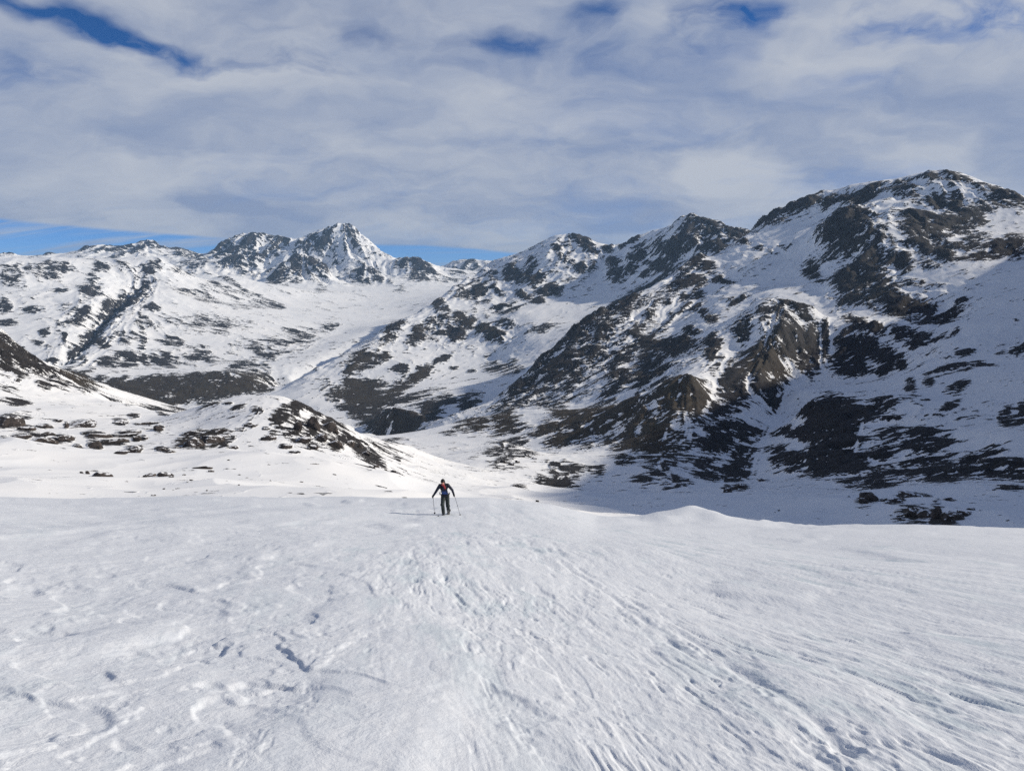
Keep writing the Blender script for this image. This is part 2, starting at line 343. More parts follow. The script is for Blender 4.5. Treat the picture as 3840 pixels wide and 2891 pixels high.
    (3, 0.30, [168.0,1107,-241.3, 67.2,1148,-261.1, -4.5,1200,-272.9, -85.5,1297,-284.3, -143.7,1393,-296.4]),
    (3, 0.50, [206.8,1060,-224.3, 197.7,949.6,-225.0, 168.4,782.1,-210.4]),
    (3, 0.50, [45.2,979.0,-238.2, 95.6,995.4,-235.9, 132.9,950.8,-230.2, 167.8,914.7,-222.6]),
    (3, 0.40, [28.7,849.5,-230.1, 100.1,823.9,-224.8, 144.9,786.8,-216.7, 182.1,737.8,-204.2, 213.0,687.8,-192.1]),
    (5, 0.06, [914.1,2805,190.9, 965.8,2713,179.9, 1066,2643,201.7, 1112,2624,224.8]),
    (5, 0.08, [797.0,2527,85.3, 892.1,2495,84.3, 969.3,2466,112.5]),
    (5, 0.08, [681.5,2280,-11.5, 798.6,2263,8.9, 852.2,2244,19.6]),
    (5, 0.08, [619.8,2111,-55.1, 699.4,2086,-19.3, 749.4,2015,-28.3, 802.2,1995,-28.0]),
    (5, 0.10, [729.0,1819,-80.5, 761.8,1806,-74.4, 814.1,1827,-58.7]),
    (3, 0.60, [546.2,1820,-69.5, 603.4,1907,-39.4, 631.0,1877,-29.8, 648.5,1839,-31.4, 674.3,1808,-39.6, 699.1,1767,-53.6]),
    (3, 0.30, [574.1,1911,-89.2, 634.2,2002,-58.3, 663.2,1970,-47.9, 681.6,1931,-49.2, 708.7,1899,-57.6, 734.8,1855,-72.0]),
    (3, 0.70, [650.5,1838,-31.4, 589.4,1658,-83.5, 513.3,1515,-131.7, 438.6,1361,-177.1, 371.0,1215,-211.0, 305.4,1046,-234.6, 251.4,885.0,-235.2]),
    (3, 0.60, [546.2,1820,-69.5, 467.1,1687,-115.7, 397.1,1529,-151.7, 348.2,1387,-163.3]),
    (3, 0.20, [485.8,1608,-139.8, 402.4,1445,-161.2, 348.6,1304,-185.9, 284.9,1124,-209.5, 250.7,1051,-222.2]),
    (3, 0.20, [686.8,1718,-107.3, 602.2,1590,-148.0, 518.7,1439,-189.1, 460.0,1301,-222.8, 383.3,1127,-231.2, 297.8,912.6,-236.7]),
    (4, 0.70, [706.0,1742,-83.5, 746.0,1693,-87.3, 791.3,1639,-72.5, 808.0,1552,-97.0]),
    (4, 0.50, [612.2,1564,-155.2, 618.6,1519,-169.4, 650.1,1462,-176.6, 683.8,1402,-169.4, 717.2,1385,-154.5]),
    (4, 0.20, [512.6,1356,-186.6, 550.2,1287,-183.5, 614.7,1258,-173.0, 685.1,1278,-142.5]),
    (4, 0.70, [433.2,1140,-201.7, 449.3,1113,-179.4, 477.7,1101,-165.1, 508.3,1065,-161.7, 539.3,1050,-152.9, 536.5,983.1,-158.5, 521.5,911.3,-169.8, 499.2,808.3,-171.0, 479.6,737.8,-167.8, 454.1,658.6,-156.1, 448.1,601.5,-146.4]),
    (4, 0.70, [359.8,911.5,-207.3, 400.8,916.2,-193.8, 442.2,896.9,-184.1, 453.7,834.7,-181.9, 449.8,756.3,-179.2]),
    (6, 0.40, [253.7,758.7,-207.0, 271.9,731.1,-199.5, 295.5,721.8,-195.1, 316.9,679.8,-188.1, 327.0,641.5,-175.4, 341.8,610.9,-163.1, 348.5,560.5,-147.9, 352.8,509.8,-135.2, 359.1,480.7,-127.4]),
    (4, 0.10, [673.2,1228,-136.9, 702.8,1153,-128.6, 702.6,1034,-128.1, 739.4,1008,-124.9]),
    (4, 0.10, [603.5,1037,-154.3, 606.8,941.4,-151.8, 609.7,891.5,-154.9, 641.5,868.8,-151.0]),
    (4, 0.15, [532.2,846.6,-163.1, 509.7,741.7,-156.9, 536.3,722.8,-152.9]),
    (4, 0.70, [952.2,3212,226.2, 995.8,3146,245.6, 1062,3124,280.5, 1127,3102,314.7, 1167,3087,345.6, 1202,3020,362.6, 1225,2989,355.4, 1263,2940,363.4, 1283,2910,374.7, 1309,2865,374.0, 1355,2810,375.0, 1386,2773,378.0, 1402,2731,388.1, 1423,2698,388.0, 1435,2634,383.4, 1454,2601,372.7, 1471,2557,353.0, 1494,2509,327.5, 1520,2470,305.2, 1541,2421,285.2, 1568,2380,258.1, 1625,2280,218.1]),
    (4, 0.35, [1100,3692,129.1, 1150,3617,154.3, 1226,3591,195.7, 1301,3565,236.4, 1348,3548,272.8, 1388,3470,295.3, 1415,3435,288.2, 1458,3379,299.4, 1481,3344,313.9, 1511,3292,314.8, 1564,3229,318.2, 1600,3186,323.3, 1618,3138,336.7, 1642,3099,338.0, 1657,3026,335.3, 1678,2988,324.1, 1697,2937,303.2, 1724,2882,275.6, 1754,2836,251.3, 1778,2781,230.1, 1810,2733,200.5, 1875,2618,158.1]),
    (4, 0.60, [937.7,2934,222.1, 1024,2884,240.3, 1099,2813,257.5, 1168,2742,276.6, 1235,2679,292.1, 1315,2618,316.0]),
    (4, 0.70, [1435,2634,383.4, 1331,2576,321.4, 1281,2546,295.4, 1176,2375,210.4, 1103,2299,186.2, 1017,2229,164.8, 1022,2171,133.7, 996.1,2073,82.3, 965.8,1954,27.6, 936.6,1857,-3.8, 935.7,1768,-24.8, 937.8,1652,-50.1]),
    (4, 0.70, [1281,2546,295.4, 1199,2508,266.2, 1120,2523,253.0, 1076,2520,238.0, 1029,2496,202.2, 987.9,2427,150.9]),
    (4, 0.50, [844.8,2225,24.8, 884.7,2209,41.7, 977.8,2279,104.0, 999.3,2400,140.7]),
    (4, 0.60, [840.9,2033,-4.2, 844.9,1901,-26.7, 814.8,1805,-52.6]),
    (4, 0.50, [783.1,1731,-76.6, 853.5,1664,-68.6, 874.9,1573,-79.2, 912.7,1575,-60.1]),
    (4, 0.60, [1279,2468,257.7, 1260,2332,202.5, 1255,2197,152.1, 1263,2099,133.0]),
    (4, 0.10, [1360,2390,235.5, 1389,2292,203.1, 1461,2211,192.0, 1510,2116,183.8]),
    (4, 0.10, [1351,2162,159.9, 1381,2084,146.8, 1425,1993,138.0]),
    (4, 0.60, [1112,2070,104.3, 1204,2018,113.6, 1299,1958,121.8, 1339,1870,118.5]),
    (4, 0.50, [1057,1964,60.5, 1087,1913,62.3, 1163,1868,60.9, 1219,1832,70.6, 1254,1746,69.3]),
    (4, 0.06, [1005,1821,12.6, 1070,1784,30.5, 1153,1731,46.1, 1214,1689,52.0]),
    (4, 0.06, [950.8,1645,-28.1, 975.3,1572,-26.8, 1029,1537,-17.0, 1083,1500,-7.6]),
    (4, 0.08, [862.9,1441,-69.0, 900.4,1418,-62.8, 937.4,1394,-60.0, 986.5,1360,-51.9]),
    (4, 0.55, [777.1,1341,-101.8, 830.9,1344,-88.1, 883.1,1310,-80.3, 929.2,1278,-72.1]),
    (4, 0.45, [730.4,1264,-119.2, 759.3,1224,-115.4, 795.9,1176,-109.5, 837.5,1147,-103.2]),
    (6, 0.05, [-6.2,620.0,-171.5, 17.6,639.8,-177.4, 30.6,519.1,-148.0, 62.8,516.2,-147.1, 87.1,472.0,-136.1, 123.5,443.1,-129.5, 164.2,440.4,-127.5, 183.7,421.7,-122.9, 209.6,420.7,-121.3, 244.5,436.1,-124.3, 269.7,432.8,-122.0, 273.6,394.4,-112.4, 287.7,384.2,-109.5]),
    (6, 0.05, [28.0,308.7,-95.4, 54.6,295.0,-93.1, 86.2,276.9,-88.8, 132.1,302.4,-94.6, 165.3,331.0,-100.8, 171.6,305.1,-93.9, 179.0,289.1,-89.9, 194.2,279.1,-86.2, 204.2,271.8,-84.0]),
    (6, 0.05, [-0.8,200.0,-64.1, 17.2,189.2,-63.2, 38.2,175.9,-59.9, 63.3,168.5,-57.9, 88.6,156.7,-54.4, 108.4,143.7,-49.8]),
    (6, 0.05, [-0.4,110.0,-38.5, 13.4,109.2,-40.0, 32.9,105.0,-39.2, 54.3,95.7,-36.3, 66.4,87.7,-33.3]),
    (6, 0.05, [-48.3,50.6,-18.6, -40.2,57.3,-21.0, -25.1,65.4,-23.5, -4.7,69.8,-25.4, 8.6,69.5,-27.3, 21.0,66.8,-26.7, 34.6,60.8,-24.7, 42.4,55.7,-22.6]),
    (9, 0.35, [-91.9,734.3,-165.6, -81.8,745.5,-176.7, -52.8,798.3,-190.2, -21.5,749.7,-188.2]),
    (9, 0.25, [-79.0,514.0,-129.0, -50.5,517.5,-137.5, -39.7,598.7,-158.0, -17.8,619.7,-166.7]),
    (9, 0.08, [-42.2,327.3,-90.6, -26.8,338.9,-94.7, -10.4,359.9,-103.3, -1.4,380.0,-110.8]),
    (9, 0.30, [-47.1,1149,-246.7, -11.4,1150,-238.9, 9.7,1120,-239.1]),
    (9, 0.30, [-21.5,959.8,-224.4, -3.6,950.0,-226.9, 25.5,929.6,-227.4]),
    (7, 0.30, [-287.0,660.3,-113.5, -256.8,651.2,-102.6, -235.5,637.9,-94.5, -226.4,630.6,-90.7, -214.9,624.0,-90.9, -199.3,618.7,-88.9, -187.1,612.1,-89.5, -174.3,615.8,-93.9, -164.3,628.9,-104.9, -151.4,662.9,-120.2, -145.9,674.4,-129.5, -139.7,706.3,-138.7, -128.4,749.1,-153.3, -111.3,792.2,-168.6]),
    (7, 0.15, [-345.7,791.8,-163.5, -309.3,781.0,-149.9, -283.7,765.1,-139.7, -272.8,756.3,-134.7, -258.9,748.5,-134.7, -240.1,742.1,-132.2, -225.4,734.2,-132.6, -210.0,738.7,-138.1, -198.0,754.4,-152.0, -182.5,795.3,-171.8, -175.8,809.1,-183.5, -168.4,847.4,-196.0, -154.7,898.8,-215.3, -134.1,950.6,-235.6]),
    (7, 0.30, [-234.6,552.2,-102.9, -207.0,552.5,-96.0, -185.4,549.6,-92.0, -164.1,545.9,-94.8, -148.0,560.8,-104.5, -130.7,575.3,-118.1, -112.2,589.4,-130.3, -91.0,593.1,-140.5]),
    (7, 0.25, [-201.2,479.5,-98.4, -174.3,479.3,-96.9, -149.9,477.0,-97.9, -128.0,483.3,-105.3, -103.3,479.0,-111.1, -78.7,473.5,-118.9]),
    (7, 0.15, [-176.7,413.9,-92.3, -152.4,418.1,-93.0, -124.5,411.6,-93.6, -98.3,408.3,-96.8, -68.0,394.2,-102.2]),
    (8, 0.50, [-836.2,929.1,80.7, -711.4,903.6,19.8, -649.2,888.0,-17.8, -586.7,870.8,-50.2, -574.4,867.0,-60.5, -561.1,863.8,-70.9, -547.2,860.8,-79.6, -527.5,849.5,-90.6, -516.1,844.8,-94.2, -486.2,827.8,-103.1, -457.9,809.5,-111.3, -424.0,782.5,-117.4, -395.3,763.8,-118.8, -369.7,743.1,-119.3, -344.7,721.9,-119.6, -312.2,692.9,-117.4]),
    (8, 0.25, [-1048,1159,59.7, -891.8,1127,-15.8, -814.0,1108,-62.5, -735.7,1087,-102.5, -720.4,1082,-115.4, -703.7,1078,-128.3, -686.4,1074,-139.1, -661.7,1060,-152.5, -647.4,1055,-156.9, -610.0,1033,-167.3, -574.4,1011,-176.9, -532.0,977.0,-183.3, -496.0,953.7,-184.3, -464.0,928.0,-184.0, -432.6,901.6,-183.3, -391.8,865.4,-179.3]),
    (8, 0.35, [-518.8,673.3,-75.1, -505.3,744.8,-83.1, -475.8,740.3,-91.7, -441.2,726.5,-103.5, -395.3,707.0,-111.8]),
    (8, 0.20, [-453.0,585.1,-87.0, -450.4,661.2,-94.2, -417.2,659.1,-103.0, -383.4,656.2,-107.9, -344.5,643.6,-109.0]),
    (8, 0.15, [-398.8,513.3,-90.8, -389.6,569.5,-99.7, -359.3,577.3,-102.5, -332.5,593.2,-106.0, -297.4,611.5,-109.3]),
    (8, 0.30, [-356.3,457.7,-88.1, -339.3,494.9,-95.3, -317.5,509.1,-98.1, -293.8,523.1,-100.8, -268.2,536.7,-103.4, -238.1,528.9,-103.5]),
    (8, 0.25, [-301.4,386.3,-80.5, -283.1,412.1,-86.4, -250.8,409.3,-87.1, -216.2,406.0,-89.0, -191.5,407.2,-90.5]),
    (8, 0.30, [-664.5,607.0,-12.2, -446.2,401.1,-57.2, -224.3,199.2,-47.2]),
    (9, 0.04, [-225.4,241.0,-50.2, -207.9,256.3,-53.4, -186.9,272.0,-57.9, -177.1,278.5,-59.6, -168.6,283.7,-61.6, -157.6,290.0,-65.4, -148.0,294.9,-66.9, -132.8,302.1,-68.3, -116.4,308.8,-69.0, -97.6,310.0,-69.7, -73.9,321.6,-72.7, -54.3,315.4,-75.7]),
    (9, 0.02, [-259.3,277.1,-59.3, -239.2,294.6,-63.1, -215.1,312.7,-68.3, -203.7,320.2,-70.4, -194.0,326.1,-72.7, -181.3,333.4,-77.1, -170.3,339.1,-78.9, -152.8,347.4,-80.6, -134.0,355.1,-81.4, -112.4,356.5,-82.2, -85.0,369.9,-85.8, -62.5,362.7,-89.2]),
    (9, 0.04, [-164.8,188.0,-44.6, -141.9,205.8,-48.8, -130.2,207.6,-49.2, -111.3,201.3,-49.6, -104.6,216.0,-52.6, -92.8,226.7,-55.2, -82.2,241.4,-57.2, -71.1,250.1,-60.1, -47.0,245.5,-63.7, -33.3,257.9,-70.2]),
    (9, 0.04, [-118.9,135.2,-35.5, -105.2,152.2,-39.5, -91.9,148.9,-39.6, -84.8,149.6,-40.1, -84.7,161.1,-42.5, -76.6,151.8,-41.3, -68.1,157.9,-42.0, -63.1,166.4,-43.7, -50.7,160.2,-43.6, -37.2,160.8,-44.1, -27.7,172.8,-47.6]),
    (9, 0.04, [-86.0,97.5,-27.5, -74.1,106.8,-29.8, -64.3,107.2,-30.6, -58.6,116.0,-32.8, -49.4,120.2,-33.8, -39.3,123.9,-34.8, -28.3,126.9,-35.6, -17.9,138.8,-39.3, -10.0,149.7,-43.1]),
    (9, 0.04, [-63.0,71.1,-22.1, -54.3,78.0,-24.0, -33.8,88.8,-27.2, -6.7,99.8,-31.0]),
    (11, 0.50, [1693,2167,250.0, 1739,2000,310.0, 1697,1697,430.0, 1609,1350,540.0, 1474,1032,560.0, 1299,750.0,560.0, 1133,528.3,510.0, 986.7,359.1,410.0, 873.3,217.7,240.0, 792.2,111.3,70.0, 700.0,0.0,-30.0, 684.7,-145.5,-30.0]),  # unseen ridge at the right, crest heights shaped to shade basin and cliffs
    (11, 0.40, [1286,1532,160.0, 1004,1115,40.0, 764.1,791.3,-60.0, 575.5,555.7,-120.0, 408.7,368.0,-130.0, 268.1,225.0,-95.0, 157.6,123.1,-50.0]),
    (11, 0.40, [1182,923.5,180.0, 889.9,646.6,90.0, 670.9,435.7,20.0, 476.3,275.0,-30.0, 314.6,153.4,-40.0, 185.4,74.9,-32.0]),
    (11, 0.30, [657.8,239.4,60.0, 485.1,121.0,-10.0, 348.1,36.6,-20.0, 298.9,-26.1,-20.0]),
    (11, 0.30, [2404,2404,250.0, 2212,1549,150.0, 1813,845.2,50.0, 1477,260.5,-100.0, 1477,-260.5,-100.0]),
    (11, 0.30, [4243,4243,0.0, 5196,3000,0.0, 5909,1042,-100.0, 5909,-1042,-100.0]),
    (11, 0.30, [14142,14142,-100.0, 18794,6840,-100.0, 19696,-3473,-100.0]),
    (11, 0.05, [65.0,37.5,-21.0, 72.4,19.4,-18.0, 75.0,0.0,-12.0, 73.4,-15.6,-8.0]),
    (11, 0.05, [103.9,60.0,-30.0, 125.6,33.6,-25.0, 130.0,0.0,-15.0, 127.2,-27.0,-10.0]),
]

LR0, LR1 = math.log(66.0), math.log(22000.0)


def densify():
    pa, pl, pe, pr, pg = [], [], [], [], []
    for reg, rough, pts in CTRL:
        P_ = np.array(pts, float).reshape(-1, 3)
        r = np.hypot(P_[:, 0], P_[:, 1])
        a = np.arctan2(P_[:, 0], P_[:, 1])
        l = np.log(r)
        e = P_[:, 2] / r
        for i in range(len(P_)):
            n = 1
            if i < len(P_) - 1:
                n = max(1, int(math.hypot(a[i + 1] - a[i], l[i + 1] - l[i]) / 0.022))
            for k in range(n):
                t = k / n
                j = min(i + 1, len(P_) - 1)
                pa.append(a[i] * (1 - t) + a[j] * t)
                pl.append(l[i] * (1 - t) + l[j] * t)
                pe.append(e[i] * (1 - t) + e[j] * t)
                pr.append(rough)
                pg.append(reg)
    pa, pl = np.array(pa), np.array(pl)
    key = np.round(pa / 0.0015) * 1000003 + np.round(pl / 0.0015)
    _, ui = np.unique(key, return_index=True)
    return pa[ui], pl[ui], np.array(pe)[ui], np.array(pr)[ui], np.array(pg)[ui]


PA, PL, PE, PR, PG = densify()
NP_ = len(PA)


def fit():
    D = np.hypot(PA[:, None] - PA[None], PL[:, None] - PL[None])
    A = np.zeros((NP_ + 3, NP_ + 3))
    A[:NP_, :NP_] = D
    A[np.arange(NP_), np.arange(NP_)] += -2e-4          # a little slack
    Q = np.stack([np.ones(NP_), PA, PL], 1)
    A[:NP_, NP_:] = Q
    A[NP_:, :NP_] = Q.T
    return np.linalg.solve(A, np.concatenate([PE, [0, 0, 0]]))


WT = fit()
# coarse lattice on which the survey is interpolated
CA = np.radians(np.concatenate([np.arange(-53, -36, 0.6), np.arange(-36, 37, 0.18), np.arange(37, 101.5, 0.6)]))
CL = np.linspace(LR0, LR1, 410)


def lattice():
    DL2 = (CL[:, None] - PL[None, :]) ** 2
    E = np.zeros((len(CA), len(CL)))
    RG = np.zeros((len(CA), len(CL)), int)
    RO = np.zeros((len(CA), len(CL)))
    for i, a in enumerate(CA):
        d2 = (a - PA[None, :]) ** 2 + DL2
        d = np.sqrt(d2)
        E[i] = d @ WT[:NP_] + WT[NP_] + WT[NP_ + 1] * a + WT[NP_ + 2] * CL
        near = np.abs(PA - a) < 0.45
        d2n = d2[:, near]
        RG[i] = PG[near][np.argmin(d2n, axis=1)]
        wgt = 1.0 / (d2n + 4e-4)
        wgt *= np.sqrt(wgt)
        RO[i] = (wgt @ PR[near]) / wgt.sum(1)
    return E, RG, RO


CE, CRG, CRO = lattice()


def lat(F, a, l):
    """bilinear lookup on the lattice"""
    ia = np.clip(np.searchsorted(CA, a, side='right') - 1, 0, len(CA) - 2)
    ta = np.clip((a - CA[ia]) / (CA[ia + 1] - CA[ia]), 0, 1)
    fl = np.clip((l - LR0) / (LR1 - LR0) * (len(CL) - 1), 0, len(CL) - 1.001)
    il = fl.astype(int)
    tl = fl - il
    return (F[ia, il] * (1 - ta) + F[ia + 1, il] * ta) * (1 - tl) + (F[ia, il + 1] * (1 - ta) + F[ia + 1, il + 1] * ta) * tl


def blur(A_, n, axis):
    k = np.hanning(2 * n + 3)[1:-1]
    k /= k.sum()
    pad = [(0, 0)] * A_.ndim
    pad[axis] = (n, n)
    B = np.pad(A_, pad, mode='edge')
    out = np.zeros_like(A_, dtype=float)
    for i, kk in enumerate(k):
        sl = [slice(None)] * A_.ndim
        sl[axis] = slice(i, i + A_.shape[axis])
        out += kk * B[tuple(sl)]
    return out


# fine mesh rows follow the relief: closer on faces, wider on flats and lee sides
FA = np.radians(np.concatenate([np.linspace(-52, -36, 46)[:-1], np.linspace(-36, 37, 850)[:-1], np.linspace(37, 100, 130)]))
NROW = 780
PROF = np.linspace(LR0, LR1, 900)
prof_e = lat(CE, FA[:, None], PROF[None, :])
runmax = np.maximum.accumulate(prof_e, axis=1)
vis = np.exp(-np.clip((runmax - prof_e) / 0.012, 0, 3))
dm = np.abs(np.diff(prof_e, axis=1)) * (0.15 + 0.85 * vis[:, 1:]) + 0.08 * np.diff(PROF)[None, :] * (0.25 + 0.75 * vis[:, 1:])
dm = blur(blur(dm, 6, 1), 8, 0)
cm = np.concatenate([np.zeros((len(FA), 1)), np.cumsum(dm, 1)], 1)
LRF = np.stack([np.interp(np.linspace(0, cm[i, -1], NROW), cm[i], PROF) for i in range(len(FA))])
LRF = blur(LRF, 4, 0)
AZF = np.repeat(FA[:, None], NROW, 1)
TR = np.exp(LRF)
TX, TY = TR * np.sin(AZF), TR * np.cos(AZF)
TE = lat(CE, AZF, LRF)
TZ = TE * TR
ROUGH = lat(CRO, AZF, LRF)
RID = CRG[np.clip(np.searchsorted(CA, AZF), 0, len(CA) - 1), np.clip(((LRF - LR0) / (LR1 - LR0) * (len(CL) - 1)).round().astype(int), 0, len(CL) - 1)]
DA = np.gradient(AZF, axis=0)
DR = np.abs(np.gradient(TR, axis=1))
CELL = np.maximum(TR * DA, 0.45 * DR)

# fall line of the unworn relief
gl = blur(blur(np.gradient(CE * np.exp(CL)[None, :], CL, axis=1), 4, 0), 4, 1) / np.exp(CL)[None, :]
ga = blur(blur(np.gradient(CE * np.exp(CL)[None, :], CA, axis=0), 4, 0), 4, 1) / np.exp(CL)[None, :]
gr, gt = lat(gl, AZF, LRF), lat(ga, AZF, LRF)
GX = gr * np.sin(AZF) + gt * np.cos(AZF)
GY = gr * np.cos(AZF) - gt * np.sin(AZF)
SLOPE = np.hypot(GX, GY)
ORI = []
for k in range(4):                                  # how far the fall line agrees with four fixed bearings
    c2 = np.cos(2 * (np.arctan2(GY, GX) - k * np.pi / 4))
    ORI.append(np.clip(c2, 0, 1))
THETA = np.arctan2(GY, GX) % np.pi
KO = 10
tk = THETA / np.pi * KO
K0 = np.floor(tk).astype(int) % KO
K1 = (K0 + 1) % KO
W1 = tk - np.floor(tk)
W0 = 1 - W1


def oriented(x, y, k0, k1, w0, w1, lam, stretch, seed):
    out = 0
    for k, wk in ((k0, w0), (k1, w1)):
        t = k * (np.pi / KO)
        c, s = np.cos(t), np.sin(t)
        p = (x * c + y * s) / (lam * stretch) + k * 17.3
        q = (-x * s + y * c) / lam + k * 9.1
        out = out + wk * gnoise(p, q, seed)
    return out / np.sqrt(w0 * w0 + w1 * w1)


